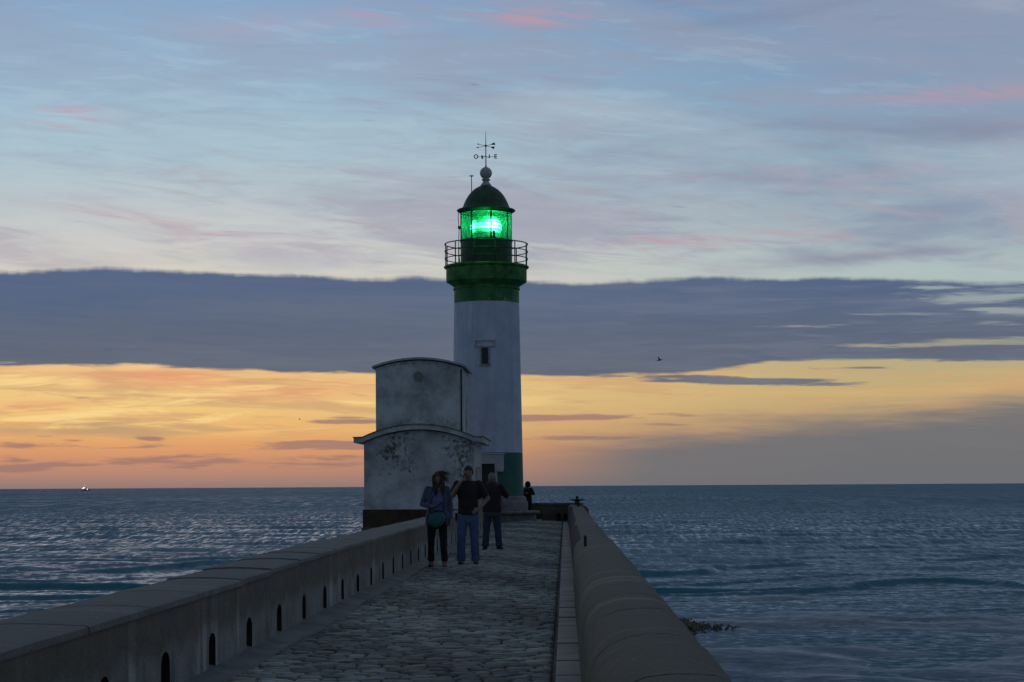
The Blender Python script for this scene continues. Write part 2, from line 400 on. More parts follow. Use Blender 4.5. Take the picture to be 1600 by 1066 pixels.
# ------------------------------------------------------------------ sea
def wave_sum(xx, yy, comps):
    h = np.zeros_like(xx)
    for (kx, ky, a, ph) in comps: h += a*np.sin(kx*xx+ky*yy+ph)
    return h
def comps(n, l0, l1, amp, spread, seed, base=PI/2):
    g = np.random.default_rng(seed); res = []
    for _ in range(n):
        L = math.exp(g.uniform(math.log(l0), math.log(l1))); th = base+g.normal(0, spread); k = 2*PI/L
        res.append((k*math.cos(th), k*math.sin(th), amp*L**.9, g.uniform(0, 2*PI), L))
    return res
rows = 560; cols = 760
sk = np.linspace(.35, 330, rows); dd = (EYE-SEA)*2900/sk
dd = np.concatenate([dd, np.linspace(dd[-1]-2, -20, 24)])
aa = np.concatenate([np.linspace(-3, -.44, 14), np.linspace(-.42, .38, cols), np.linspace(.4, 3, 14)])
YY = np.repeat(dd[:, None], len(aa), 1); XX = aa[None, :]*np.maximum(YY, 40)
spacing = np.abs(np.gradient(dd))[:, None]*np.ones_like(XX)
Hh = np.zeros_like(XX)
for (kx, ky, a, ph, L) in comps(60, .9, 26, .0085, .55, 3):
    Hh += a*np.clip(L/np.maximum(spacing, .05)/3-.4, 0, 1)*np.sin(kx*XX+ky*YY+ph)*(.55 if L < 14 else .35)
warp = wave_sum(XX, YY, [c[:4] for c in comps(14, 14, 60, .05, 1.2, 11)])
near = np.clip((YY-58)/30, 0, 1)
calm = np.clip((YY-50)/70, .12, 1)
Hh *= calm*.6
# low breakers rolling in parallel to the beach
brk = np.zeros_like(XX)
for (y0, A, wd, sg) in [(72,.05,.6,1),(77,.11,.8,2),(80.5,.16,.9,3),(84,.15,.8,4),(88,.20,1.0,5),(93,.14,1.0,6),(100,.10,1.2,7),(112,.19,1.5,8),(121,.11,1.6,9),(136,.12,2.0,10),(160,.09,2.6,11),(190,.08,3.0,12)]:
    g = np.random.default_rng(100+sg)
    cy_ = y0+3.2*np.sin(XX*.045+g.uniform(0,6))+1.3*np.sin(XX*.13+g.uniform(0,6))+.5*np.sin(XX*.4+g.uniform(0,6))+warp*1.5-XX*.02
    amp = A*np.clip(.45+.75*np.sin(XX*.07+g.uniform(0,6))*np.sin(XX*.023+g.uniform(0,6))+.35*np.sin(XX*.19+g.uniform(0,6)), 0, 1.3)
    q = (YY-cy_)/wd
    brk += amp*np.where(q < 0, np.exp(-(q*1.9)**2), np.exp(-(q*.75)**2))
sf = np.zeros_like(XX)
for i_, y0 in enumerate((73.5, 75.4, 78.6, 81.9, 86.2, 90.5, 95.5, 103.0, 108.0)):
    g = np.random.default_rng(400+i_); cy_ = y0+1.6*np.sin(XX*.06+g.uniform(0,6))+.6*np.sin(XX*.21+g.uniform(0,6))+.25*np.sin(XX*.7+g.uniform(0,6))
    sf += .055*np.clip(.3+np.sin(XX*.11+g.uniform(0,6))+.6*np.sin(XX*.37+g.uniform(0,6)), 0, 1.2)*np.exp(-((YY-cy_)/.42)**2)
Hh += brk*1.35+sf
me = bpy.data.meshes.new('sea')
vv = np.stack([XX, YY, Hh+SEA], -1).reshape(-1, 3); nr, nc = XX.shape
ii = (np.arange(nr-1)[:, None]*nc+np.arange(nc-1)[None, :]).reshape(-1)
ff = np.stack([ii, ii+nc, ii+nc+1, ii+1], -1)
me.vertices.add(len(vv)); me.vertices.foreach_set('co', vv.reshape(-1)); me.loops.add(ff.size); me.loops.foreach_set('vertex_index', ff.reshape(-1))
me.polygons.add(len(ff)); me.polygons.foreach_set('loop_start', np.arange(0, ff.size, 4)); me.polygons.foreach_set('use_smooth', [True]*len(ff)); me.update(calc_edges=True)
fm = me.attributes.new('foam', 'FLOAT', 'POINT')
foam = np.clip(brk*5-.35, 0, 1)
fm.data.foreach_set('value', foam.reshape(-1).astype(np.float32))
def sea_mat():
    m = bpy.data.materials.new('sea_water'); m.use_nodes = True; nt = NT(m.node_tree); b = m.node_tree.nodes['Principled BSDF']
    p, (x, y, z) = pos(nt)
    def band(fx, fy, w0, sc=1.0, det=5):
        return nt.noise(nt.comb(x*fx, y*fy, w0), sc, det, .68, 0.0)
    def tw(a0, a1): return nt.ss(y, a0, a1)
    k1, k2, k3 = tw(70, 200), tw(220, 620), tw(700, 2200)
    def chop(o):
        A_ = band(1.9, 1.7, o); B_ = band(1.7, .20, o+5); C_ = band(.75, .034, o+9); D_ = band(.28, .006, o+13)
        v = A_*(1.0-k1)+B_*k1; v = v*(1.0-k2)+C_*k2; return v*(1.0-k3)+D_*k3
    big = band(.10, .045, 31.0)*(1.0-k2)+band(.03, .004, 35.0)*k2
    near_ = nt.ss(y, 50, 88)
    ny = ((chop(1.0)-.5)*.80+(big-.5)*.16+.175+tw(90,500)*.085).max(.03)
    nx = (chop(51.0)-.5)*.5
    g_ = nt.node('ShaderNodeNewGeometry'); va = nt.node('ShaderNodeVectorMath', operation='ADD'); nt.l.new(g_.outputs['Normal'], va.inputs[0])
    nt.l.new(nt.comb(nx*(near_*.5+.5), -ny*(near_*.1+.9)-(1.0-near_)*.06, 0.0), va.inputs[1]); vn = nt.node('ShaderNodeVectorMath', operation='NORMALIZE'); nt.l.new(va.outputs[0], vn.inputs[0])
    nt.l.new(vn.outputs[0], b.inputs['Normal'])
    at = X(nt, nt.node('ShaderNodeAttribute', attribute_name='foam').outputs['Fac'])
    fo = nt.ss(nt.noise(nt.comb(x*.5, y*1.2, 2.0), 1.7, 6, .7, .5)*.9+at*.35, .70, .86)*nt.ss(at, .05, .5)
    fo2 = nt.ss(nt.noise(nt.comb(x*.12, y*.5, 7.0), .6, 7, .75, 1.0), .62, .74)*nt.ss(y, 190, 70)*.35
    col = nt.ramp(nt.noise(nt.comb(x*.25, y*.6), .03, 4, .6), [(.35, (.006,.150,.195,1)), (.65, (.014,.185,.220,1))])
    col = nt.mix((fo*.55+fo2).clamp(), col, (.34,.40,.42,1))
    nt.put(b.inputs['Base Color'], col); nt.put(b.inputs['Roughness'], (nt.ss(y, 80, 1500)*.12+.14+fo*.4).clamp()); b.inputs['IOR'].default_value = 1.333
    return m
me.materials.append(sea_mat())
so_ = bpy.data.objects.new('sea', me); COL.objects.link(so_); struct(so_)

# wet sand flat just awash beside the pier
xs = np.linspace(-60, 70, 330); ys = np.concatenate([np.linspace(-20, 40, 40), np.linspace(40.3, 92, 300)])
BX, BY = np.meshgrid(xs, ys)
bz = wave_sum(BX, BY, [c[:4] for c in comps(30, 2, 22, .0030, 1.6, 77, 0)])*1.2 + (72-BY)*.0032 - np.clip(BY-78, 0, 99)*.03 - .03
bz += .09*np.exp(-((BX-3.3)/1.6)**2-((BY-64)/3.2)**2)
me = bpy.data.meshes.new('wet_sand'); vv = np.stack([BX, BY, bz+SEA], -1).reshape(-1, 3); nr, nc = BX.shape
ii = (np.arange(nr-1)[:, None]*nc+np.arange(nc-1)[None, :]).reshape(-1); ff = np.stack([ii, ii+1, ii+nc+1, ii+nc], -1)
me.from_pydata(vv.tolist(), [], ff.tolist()); me.polygons.foreach_set('use_smooth', [True]*len(ff))
def sand_mat():
    m = bpy.data.materials.new('wet_sand'); m.use_nodes = True; nt = NT(m.node_tree); b = m.node_tree.nodes['Principled BSDF']
    p, (x, y, z) = pos(nt)
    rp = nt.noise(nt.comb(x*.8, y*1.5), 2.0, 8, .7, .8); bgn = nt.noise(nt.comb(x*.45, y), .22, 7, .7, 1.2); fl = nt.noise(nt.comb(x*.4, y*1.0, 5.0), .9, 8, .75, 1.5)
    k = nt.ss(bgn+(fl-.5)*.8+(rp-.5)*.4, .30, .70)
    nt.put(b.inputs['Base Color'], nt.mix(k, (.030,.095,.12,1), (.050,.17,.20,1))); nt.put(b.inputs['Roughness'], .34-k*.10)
    ny = ((rp-.5)*(1.0-k*.5)+.17+(fl-.5)*.30).max(.02)
    g_ = nt.node('ShaderNodeNewGeometry'); va = nt.node('ShaderNodeVectorMath', operation='ADD'); nt.l.new(g_.outputs['Normal'], va.inputs[0])
    nt.l.new(nt.comb((fl-.5)*.5, -ny, 0.0), va.inputs[1]); vn = nt.node('ShaderNodeVectorMath', operation='NORMALIZE'); nt.l.new(va.outputs[0], vn.inputs[0])
    nt.l.new(vn.outputs[0], b.inputs['Normal'])
    return m
me.materials.append(sand_mat())
o = bpy.data.objects.new('beach', me); COL.objects.link(o); struct(o)

# ------------------------------------------------------------------ pier body, paving
YE = 80.6
mb = MB(); mb.box(-3.42, .74, -6, 66.9, SEA-1.5, -.05); mb.box(-7.36, 1.15, 67.0, YE+.6, SEA-1.5, -.05)
struct(mb.build('pier', M['pier']))
mb = MB(); mb.box(-2.78, -.105, -6, YE, -.075, -.046); struct(mb.build('paving_bed', M['mortar']))
def tone_attr(o, tones):
    a = o.data.color_attributes.new('tone', 'FLOAT_COLOR', 'POINT'); a.data.foreach_set('color', np.array(tones, dtype=np.float32).reshape(-1))
def sett_rows(x0, x1, y0, y1):
    vs = []; fs = []; tn = []; y = y0
    while y < y1:
        rd = random.uniform(.095, .130); x = x0+random.uniform(-.12, 0); ww = random.random()
        while x < x1:
            L = random.uniform(.13, .24); a = max(x, x0); b_ = min(x+L, x1)
            if b_-a > .05:
                g = random.uniform(.010, .018); h = random.gauss(0, .0030); tx = random.gauss(0, .006); ty = random.gauss(0, .008)
                camb = .035*(1-((( a+b_)/2+1.4)/1.4)**2)        # slight camber
                sag = .012*math.sin(y*.7+a)+.008*math.sin(y*1.9+2*a)
                yy0 = y+g/2+random.uniform(-.004,.004); yy1 = y+rd-g/2+random.uniform(-.004,.004); xa = a+g/2; xb = b_-g/2; cx_ = (xa+xb)/2; cy_ = (yy0+yy1)/2
                rr_ = .020; o = len(vs)
                def oc(ins, zz):
                    r = rr_
                    for (px, py) in ((xa+r+ins,yy0+ins),(xb-r-ins,yy0+ins),(xb-ins,yy0+r+ins),(xb-ins,yy1-r-ins),(xb-r-ins,yy1-ins),(xa+r+ins,yy1-ins),(xa+ins,yy1-r-ins),(xa+ins,yy0+r+ins)):
                        vs.append((px, py, zz+h+camb+sag-.025+tx*(px-cx_)/.1*.6+ty*(py-cy_)/.1*.6))
                oc(0, -.03); oc(.003, -.004); oc(.014, .003); vs.append((cx_, cy_, .005+h+camb+sag-.025))
                for k in range(8):
                    k2 = (k+1) % 8
                    fs.append((o+k, o+k2, o+8+k2, o+8+k)); fs.append((o+8+k, o+8+k2, o+16+k2, o+16+k)); fs.append((o+16+k, o+16+k2, o+24))
                v = random.uniform(.45, 1.4)*(.85+.25*math.sin(y*.9+a*2)); wv = random.uniform(-.10, .10); tn += [(v*(1+wv), v, v*(1-wv), 1)]*25
            x += L
        y += rd
    return vs, fs, tn
mb = MB(); vs, fs, tn = sett_rows(-2.50, -.11, 1.5, YE); mb.v = vs; mb.f = fs
o = mb.build('pavement', M['sett'], smooth=True, fix=False); struct(o); tone_attr(o, tn)
# concrete fillet along the foot of the left wall
mb = MB(); n = 240; P2 = []
for i in range(n+1):
    y = -6+(YE+6)*i/n; w = .27+.03*math.sin(y*1.3)+.02*math.sin(y*3.1); P2 += [(-2.79, y, .045), (-2.68, y, .012), (-2.75+w, y, -.012), (-2.75+w, y, -.07)]
mb.add(P2, [(4*i+k, 4*i+k+1, 4*i+k+5, 4*i+k+4) for i in range(n) for k in range(3)])
struct(mb.build('gutter', M['gutter'], smooth=True))
# kerb slabs on the right with an open joint beside them
mb = MB(); tn = []; y = -4.0
while y < 74.6:
    L = random.uniform(.48, .66); z = random.uniform(-.004, .008); k0 = len(mb.v)
    mb.box(-.078, .135, y+.008, y+L-.008, -.045, z, bev=.008); v = random.uniform(.75, 1.2); tn += [(v, v, v*.98, 1)]*(len(mb.v)-k0); y += L
o = mb.build('kerb', M['kerb']); struct(o); tone_attr(o, tn)

# ------------------------------------------------------------------ left wall
lw = thing('pier_wall', 'long straight stained wall with arched drain slots on the left side of the pier', 'wall', (-3.05, 10, 0))
def ltop(y): return .64+.055/(1+math.exp(-(y-17.5)/1.8))
mb = MB(); W2 = .115; bays = [14.43+1.69*k for k in range(-11, 31)]; XF = -2.75; DEP = .34
ylast = bays[0]-.845
back = []
for c_ in bays:
    W2 = random.uniform(.125, .15); AH = random.uniform(.07, .10); AZ = random.uniform(.20, .225)
    y0, y1 = c_-.845, c_+.845
    if y1 > 67.2: y1 = 67.2
    zt = ltop(c_)-.05; xb = XF-DEP
    arc = [(c_-W2, -.05)]+[(c_-W2*math.cos(a), AZ+AH*math.sin(a)) for a in [PI*i/10 for i in range(11)]]+[(c_+W2, -.05)]
    mb.add([(XF,y0,-.05),(XF,c_-W2,-.05),(XF,c_-W2,zt),(XF,y0,zt)], [(0,1,2,3)])
    mb.add([(XF,c_+W2,-.05),(XF,y1,-.05),(XF,y1,zt),(XF,c_+W2,zt)], [(0,1,2,3)])
    a_ = arc[1:-1]
    mb.add([(XF,p,q) for p, q in a_]+[(XF,p,zt) for p, q in a_], [(i, i+1, len(a_)+i+1, len(a_)+i) for i in range(len(a_)-1)])
    sm_ = MB(); sm_.add([(XF,p,q) for p, q in arc]+[(xb,p,q) for p, q in arc], [(i, i+1, len(arc)+i+1, len(arc)+i) for i in range(len(arc)-1)])
    sm_.add([(xb,p,q) for p, q in arc], [tuple(range(len(arc)))]); sm_.build('drain_slot', M['slot'], lw, fix=False)
    mb.add([(-3.40,y0,-.05),(-3.40,y1,-.05),(-3.40,y1,zt),(-3.40,y0,zt)], [(0,1,2,3)])
mb.add([(XF,67.2,-.05),(-3.4,67.2,-.05),(-3.4,67.2,.64),(XF,67.2,.64)], [(0,1,2,3)])
wb = mb.build('wall_body', M['wallface'], lw, fix=False)
mb = MB(); y = bays[0]-.845
while y < 67.15:
    L = min(random.uniform(1.5, 1.9), 67.2-y); t0 = ltop(y+L/2)+random.uniform(-.003, .003); dxx = random.uniform(-.006, .006)
    pr = [(-2.738,t0-.048),(-2.740,t0-.020),(-2.742,t0-.008),(-2.765,t0),(-2.95,t0+.012),(-3.12,t0+.016),(-3.28,t0+.012),(-3.375,t0+.002),(-3.405,t0-.025),(-3.415,t0-.048)]
    nseg = 5; ys_ = [y+.002+(L-.004)*i/nseg for i in range(nseg+1)]; n = len(pr); vv = []
    for i, yy in enumerate(ys_):
        for j, (px, pz) in enumerate(pr):
            wob = .004*math.sin(yy*2.7+j*.3)+.002*math.sin(yy*7.1+j)
            vv.append((px+dxx+wob*(1 if j in (1,2,8) else .2), yy, pz+(wob*.7 if 0 < j < 9 else 0)))
    fs = [(i*n+j, i*n+(j+1) % n, (i+1)*n+(j+1) % n, (i+1)*n+j) for i in range(nseg) for j in range(n)]+[tuple(range(n))[::-1], tuple(nseg*n+j for j in range(n))]
    mb.add(vv, fs); y += L
mb.build('coping', M['coping'], lw, smooth=True, angle=40)

# ------------------------------------------------------------------ right parapet with rounded stones
rw = thing('parapet', 'broad parapet with a rounded stone top along the right side of the pier', 'wall', (.4, 10, 0))
prof = [(.120,-.05),(.122,.30),(.122,.46),(.135,.54),(.165,.60),(.22,.655),(.30,.690),(.39,.702),(.48,.703),(.565,.694),(.635,.664),(.685,.605),(.71,.53),(.722,.40),(.73,-.05)]
mb = MB(); y = -5.0; yo = y
while y < 68.9:
    L = min(random.uniform(1.45, 1.95), 69-y)
    nearer = y < 25.5
    dz_ = (.012 if nearer else -.014)+random.uniform(-.0012, .0012); dxl = (-.010 if nearer else .012)+random.uniform(-.002, .002)
    nseg = 14; n = len(prof); vv = []
    for i in range(nseg+1):
        e = min(i, nseg-i); ins = .002 if e == 0 else 0
        yy = y+.013+(L-.026)*(0 if i == 0 else 1 if i == nseg else (.015+.97*(i-1)/(nseg-2)))
        for j, (px, pz) in enumerate(prof):
            s_ = 1 if 0 < j < n-1 else 0; wob = .003*math.sin(yy*3.1+j*.7)+.002*math.sin(yy*8.3+j*1.3)+random.uniform(-.0012,.0012)
            cx_, cz_ = .43, .3; vx, vz = px-cx_, pz-cz_; l_ = math.hypot(vx, vz)
            vv.append((px+(dxl if px < .3 else 0)+(-vx/l_*ins+wob)*s_, yy, pz+(dz_*min(1, max(0, pz/.4))-(vz/l_*ins if vz > 0 else 0)+wob)*s_))
    fs = [(i*n+j, i*n+(j+1) % n, (i+1)*n+(j+1) % n, (i+1)*n+j) for i in range(nseg) for j in range(n)]+[tuple(range(n))[::-1], tuple(nseg*n+j for j in range(n))]
    mb.add(vv, fs); y += L
jm = MB(); cx_, cz_ = .43, .3
jp = [(px+(cx_-px)*.022+.002, pz+(cz_-pz)*.030-.006) for px, pz in prof]
jm.extrude_y(jp, -4.98, 68.97); jm.build('joint_mortar', M['mortar'], rw, smooth=True, angle=40)
mb.build('rounded_coping', M['capright'], rw, smooth=True, angle=30)
pe = [(.10,-.05),(.10,.50),(.14,.60),(.22,.66),(.36,.69),(.62,.69),(.76,.66),(.85,.58),(.88,.48),(.90,-.05)]
mb = MB(); mb.extrude_y(pe, 69.01, 75.6)
mb.build('end_block', M['capright'], rw, smooth=True, angle=35)
# iron pin standing on the parapet
o = MB().lathe([(0,0),(.020,0),(.022,.02),(.019,.04),(.018,.12),(.021,.128),(.020,.148),(.010,.16),(0,.162)], 0, 0, 12).build('iron_pin', M['black'], smooth=True)
o.location = (.245, 22.9, .655); tag(o, 'short black iron pin standing upright on the rounded parapet', 'iron pin')

# bollard with four horns at the end of the parapet, and a smaller one in front of it
def bollard(loc, s, label):
    root = thing('mooring_bollard', label, 'bollard', loc, local=True)
    MB().lathe([(0,0),(.30*s,0),(.31*s,.02*s),(.29*s,.055*s),(.17*s,.075*s),(0,.08*s)], 0, 0, 24).build('base_plate', M['iron'], root, smooth=True, angle=40)
    MB().lathe([(.14*s,.07*s),(.115*s,.10*s),(.10*s,.16*s),(.12*s,.20*s),(.13*s,.225*s),(.09*s,.25*s),(.06*s,.27*s),(.055*s,.32*s),(.075*s,.34*s),(.07*s,.37*s),(0,.385*s)], 0, 0, 20).build('barrel', M['iron'], root, smooth=True, angle=50)
    for k in range(4):
        a = k*PI/2+.12; ca, sa = math.cos(a), math.sin(a)
        MB().tube([(ca*q*s, sa*q*s, z*s) for q, z in ((.08,.20),(.18,.205),(.27,.215),(.335,.235))], [.045*s,.038*s,.030*s,.022*s], 10).build('horn', M['iron'], root, smooth=True)
    return root
bollard((.47, 73.2, .685), .86, 'rusty four horned mooring bollard on the far end of the parapet')
b2 = bollard((.47, 65.5, .675), .40, 'small dark mooring cleat on the parapet in front of the horned bollard')
o = MB().tube([(0,0,-.05),(0,0,.07),(.02,-.01,.10),(.05,-.01,.10)], .014, 8).build('iron_hook', M['black'], smooth=True); o.location = (.20, 61.5, .63)
tag(o, 'thin black iron hook on the inner edge of the parapet near the far end', 'hook')

# ------------------------------------------------------------------ end walls
def slotted_wall(name, label, x0, x1, y, th, h, slots):
    root = thing(name, label, 'wall', ((x0+x1)/2, y, 0)); mb = MB()
    xs_ = [x0]+[v for c_ in slots for v in (c_-.07, c_+.07)]+[x1]
    for i in range(0, len(xs_)-1, 2): mb.box(xs_[i], xs_[i+1], y, y+th, -.05, h-.09)
    for c_ in slots: mb.box(c_-.07, c_+.07, y, y+th, .30, h-.09); mb.box(c_-.07, c_+.07, y+.2, y+th, -.05, .30)
    mb.build('wall_body', M['endwall'], root)
    mb = MB(); mb.box(x0-.02, x1+.0, y-.03, y+th+.03, h-.09, h, bev=.02); mb.build('coping', M['endwall'], root)
slotted_wall('cross_wall', 'low dark cross wall closing the pier between lighthouse and parapet', -.95, .098, 75.0, .35, .71, [-.26, .02])
slotted_wall('end_wall', 'low dark wall at the seaward end of the pier behind the lighthouse', -7.6, .6, 80.0, .45, .69, [])

# ------------------------------------------------------------------ two-storey hut with barrel roofs
hut = thing('watch_hut', 'pale stained two storey plaster hut with curved roofs beside the lighthouse', 'hut', (-5.3, 70.3, 0))
XL, XR, Y0, Y1 = -7.30, -3.30, 67.4, 73.5
def arch(xl, xr, ze, zc, n=20):
    w = (xr-xl)/2; h = zc-ze; Rr = (w*w+h*h)/(2*h); cx_ = (xl+xr)/2; cz_ = zc-Rr; a = math.asin(w/Rr)
    return [(cx_+Rr*math.sin(-a+2*a*i/n), cz_+Rr*math.cos(-a+2*a*i/n)) for i in range(n+1)]
mb = MB(); a = arch(XL, XR, 3.02, 3.46); mb.extrude_y([(XL,.60)]+a+[(XR,.60)], Y0, Y1); mb.build('lower_wall', M['hut'], hut)
mb = MB(); mb.box(XL-.05, XR+.04, Y0-.05, Y1, -.05, .60); mb.build('plinth', mat('dark_plinth', (.075,.055,.025), .9, (10,.6,.02), var=(2,.5)), hut)
a = arch(XL-.02, XR+.02, 3.04, 3.50)
lo_ = [(XL-.34, 3.02)]+[(x, z) for x, z in a]+[(XR+.34, 3.02)]
hi_ = [(XL-.34, 3.20)]+[(x, z+.17) for x, z in a]+[(XR+.34, 3.20)]
mb = MB(); mb.extrude_y(lo_+hi_[::-1], Y0-.30, Y1+.1); cor = mb.build('cornice', M['hut'], hut)
hi2 = [(XL-.37, 3.235)]+[(x, z+.205) for x, z in a]+[(XR+.37, 3.235)]; lo2 = [(x*1.0+(-.03 if i == 0 else .03 if i == len(hi_)-1 else 0), z+.003) for i, (x, z) in enumerate(hi_)]
mb = MB(); mb.extrude_y(lo2+hi2[::-1], Y0-.34, Y1+.12); mb.build('roof', M['roofmoss'], hut)
UXL, UXR, UY0, UY1 = -6.97, -3.76, 68.5, 73.0
mb = MB(); a = arch(UXL, UXR, 5.80, 6.08); mb.extrude_y([(UXL,3.2)]+a+[(UXR,3.2)], UY0, UY1); mb.build('upper_wall', M['hut2'], hut)
a = arch(UXL-.13, UXR+.15, 5.80, 6.12); mb = MB(); mb.extrude_y(a+[(x, z+.075) for x, z in a][::-1], UY0-.14, UY1+.1); mb.build('upper_roof', M['roofgrey'], hut)
MB().tube([(-5.40, UY0-.10, 5.50),(-5.40, UY0+.05, 5.50)], .17, 24).build('vent', mat('vent_metal', (.26,.25,.22), .7), hut, smooth=True, angle=40)
MB().tube([(UXR-.05, UY0-.05, 5.75),(UXR-.05, UY0-.05, 3.45)], .028, 8).build('drainpipe', M['black'], hut, smooth=True)
for k in range(4):
    MB().tube([(XR+.05, Y0+1.0+.95*k, 2.15),(XR+.05, Y0+1.0+.95*k, .1)], .035, 8).build('service_pipe', M['roofgrey'], hut, smooth=True)

# ------------------------------------------------------------------ lighthouse
TX, TY = -3.184, 76.3
lh = thing('lighthouse', 'white round lighthouse with a green gallery and a glowing green lantern', 'lighthouse', (TX, TY, 0))
L = lambda prof, name, m, seg=64, sm=True, ang=30: MB().lathe(prof, TX, TY, seg).build(name, m, lh, smooth=sm, angle=ang)
L([(1.98,-.05),(1.98,.27),(2.10,.29),(2.14,.32),(2.14,.38),(2.11,.405),(1.5,.41),(0,.41)], 'step', M['plinthstone'])
L([(1.66,.41),(1.655,.78),(1.62,.80),(1.60,.82),(1.58,.96),(1.54,1.0),(1.46,1.02)], 'pedestal', M['plinthstone'])
L([(1.475,1.0)]+[(1.475-.0172*(z-1.0), z) for z in (1.6,2.2,2.78,2.8,3.5,4.5,5.5,6.5,7.5,8.3,8.9,8.95)]+[(1.335,9.45)], 'tower_shaft', M['tower'], 96)
L([(1.335,9.40),(1.335,9.47),(1.375,9.49),(1.375,9.53),(1.345,9.56),(1.345,9.60),(1.40,9.66),(1.50,9.72),(1.54,9.76),(1.64,9.80),(1.655,9.84),(1.655,10.33),(1.70,10.36),(1.745,10.39),(1.745,10.44),(1.70,10.47),(1.0,10.475)], 'gallery', M['gallery'], 96)
L([(1.075,10.47),(1.075,10.60),(1.06,10.62),(1.06,11.44),(1.085,11.46),(1.085,11.52),(1.03,11.53)], 'lantern_wall', M['green_dark'], 64)
L([(1.0,12.60),(1.06,12.61),(1.10,12.68),(1.19,12.72),(1.205,12.75),(1.18,12.78),(1.06,12.80),(.99,12.84),(.945,12.93),(.90,13.05),(.83,13.20),(.74,13.35),(.62,13.50),(.50,13.61),(.36,13.70),(.24,13.765),(.20,13.78)], 'dome', M['green_dark'], 64, ang=50)
L([(.22,13.76),(.225,13.80),(.19,13.85),(.15,13.89),(.125,13.94),(.13,13.98),(.175,14.0),(.18,14.03),(.135,14.05),(.125,14.08)]+[(.25*math.cos(q), 14.295+.25*math.sin(q)) for q in [R(-60+15*i) for i in range(10)]]+[(.04,14.56),(.03,14.62),(0,14.63)], 'finial', M['finial'], 32, ang=60)
# lantern glazing: eight curved panes and eight mullions
gm = bpy.data.materials.new('green_glass'); gm.use_nodes = True; g_ = NT(gm.node_tree); g_.n.clear()
o_ = g_.node('ShaderNodeOutputMaterial'); tr = g_.node('ShaderNodeBsdfTransparent'); gl = g_.node('ShaderNodeBsdfGlossy'); mx = g_.node('ShaderNodeMixShader')
tr.inputs[0].default_value = (.10,.62,.34,1); gl.inputs['Roughness'].default_value = .08; gl.inputs[0].default_value = (.5,.8,.65,1); mx.inputs[0].default_value = .07
df = g_.node('ShaderNodeBsdfTranslucent'); df.inputs[0].default_value = (.02,.5,.22,1); mx2 = g_.node('ShaderNodeMixShader'); mx2.inputs[0].default_value = .12
g_.l.new(tr.outputs[0], mx2.inputs[1]); g_.l.new(df.outputs[0], mx2.inputs[2])
g_.l.new(mx2.outputs[0], mx.inputs[1]); g_.l.new(gl.outputs[0], mx.inputs[2]); g_.l.new(mx.outputs[0], o_.inputs[0])
for k in range(8):
    a0 = R(13+45*k)
    MB().lathe([(1.035,11.52),(1.035,12.62)], TX, TY, 10, a0+.035, a0+R(45)-.035).build('lantern_pane', gm, lh, smooth=True)
    mb = MB(); px, py = TX+1.04*math.sin(a0), TY-1.04*math.cos(a0); mb.tube([(px,py,11.5),(px,py,12.64)], .035, 8); mb.build('mullion', M['green_dark'], lh, smooth=True)
# optic
om = bpy.data.materials.new('optic_light'); om.use_nodes = True; q_ = NT(om.node_tree); q_.n.clear()
o_ = q_.node('ShaderNodeOutputMaterial'); em = q_.node('ShaderNodeEmission'); p, (x, y, z) = pos(q_)
def gb(cx, cz, rx, rz):
    a = (x-cx)/rx; b = (z-cz)/rz; return (-(a*a)-(b*b)).exp()
lens_ = ((q_.noise(q_.comb(x*3, y*0.0, z*10), 1.6, 4, .7)-.5)*2.2+1.0)*(q_.math('SINE', z*42.0)*.45+.62)
st_ = (gb(TX+.30, 12.12, .22, .19)*90.0+gb(TX+.02, 12.06, .20, .12)*22.0+gb(TX-.26, 12.07, .16, .11)*14.0+gb(TX-.56, 12.09, .11, .15)*60.0+.18)*lens_.max(.12)
em.inputs[0].default_value = (.30,1.0,.55,1); q_.put(em.inputs[1], st_); q_.l.new(em.outputs[0], o_.inputs[0])
pr = [(.28,11.60)]+[(.62+.035*(i % 2)-.22*((i-6)/6)**2, 11.66+.068*i) for i in range(13)]+[(.26,12.52)]
MB().lathe(pr, TX, TY, 48).build('optic', om, lh, smooth=False)
MB().lathe([(.30,11.50),(.26,11.62),(0,11.62)], TX, TY, 24).build('optic_stand', M['black'], lh, smooth=True)
MB().box(TX+.30, TX+.40, TY-1.0, TY-.9, 11.52, 11.80, bev=.02).build('sensor_box', M['black'], lh)
pl = bpy.data.lights.new('lantern_light', 'POINT'); pl.energy = 75; pl.color = (.08, 1, .38); pl.shadow_soft_size = .3
po = bpy.data.objects.new('lantern_light', pl); COL.objects.link(po); po.location = (TX, TY-.80, 12.12); po.parent = lh; po.matrix_parent_inverse = WINV[lh.name]
# railing
for k in range(12):
    a0 = R(15+30*k); px, py = TX+1.70*math.sin(a0), TY-1.70*math.cos(a0)
    mb = MB(); mb.tube([(px,py,10.44),(px,py,11.36)], .024, 8)
    for z_ in (10.76, 11.06): mb.ball((px,py,z_), .042, seg=8, rings=6)
    mb.build('railing_post', M['green_dark'], lh, smooth=True)
for z_, r_ in ((11.36,.024),(11.06,.019),(10.76,.019)):
    MB().torus(1.70, z_, TX, TY, r_, 96).build('rail', M['green_dark'], lh, smooth=True)
# cable and small fittings on the lantern
MB().tube([(TX-1.12, TY-.2, 12.70),(TX-1.14, TY-.2, 12.4),(TX-1.10, TY-.2, 12.0),(TX-1.12, TY-.2, 11.6),(TX-1.13, TY-.2, 11.1),(TX-1.08, TY-.2, 10.6)], .014, 6).build('cable', M['black'], lh, smooth=True)
MB().box(TX-1.15, TX-1.05, TY-.25, TY-.1, 11.98, 12.10, bev=.02).build('junction_box', M['black'], lh)
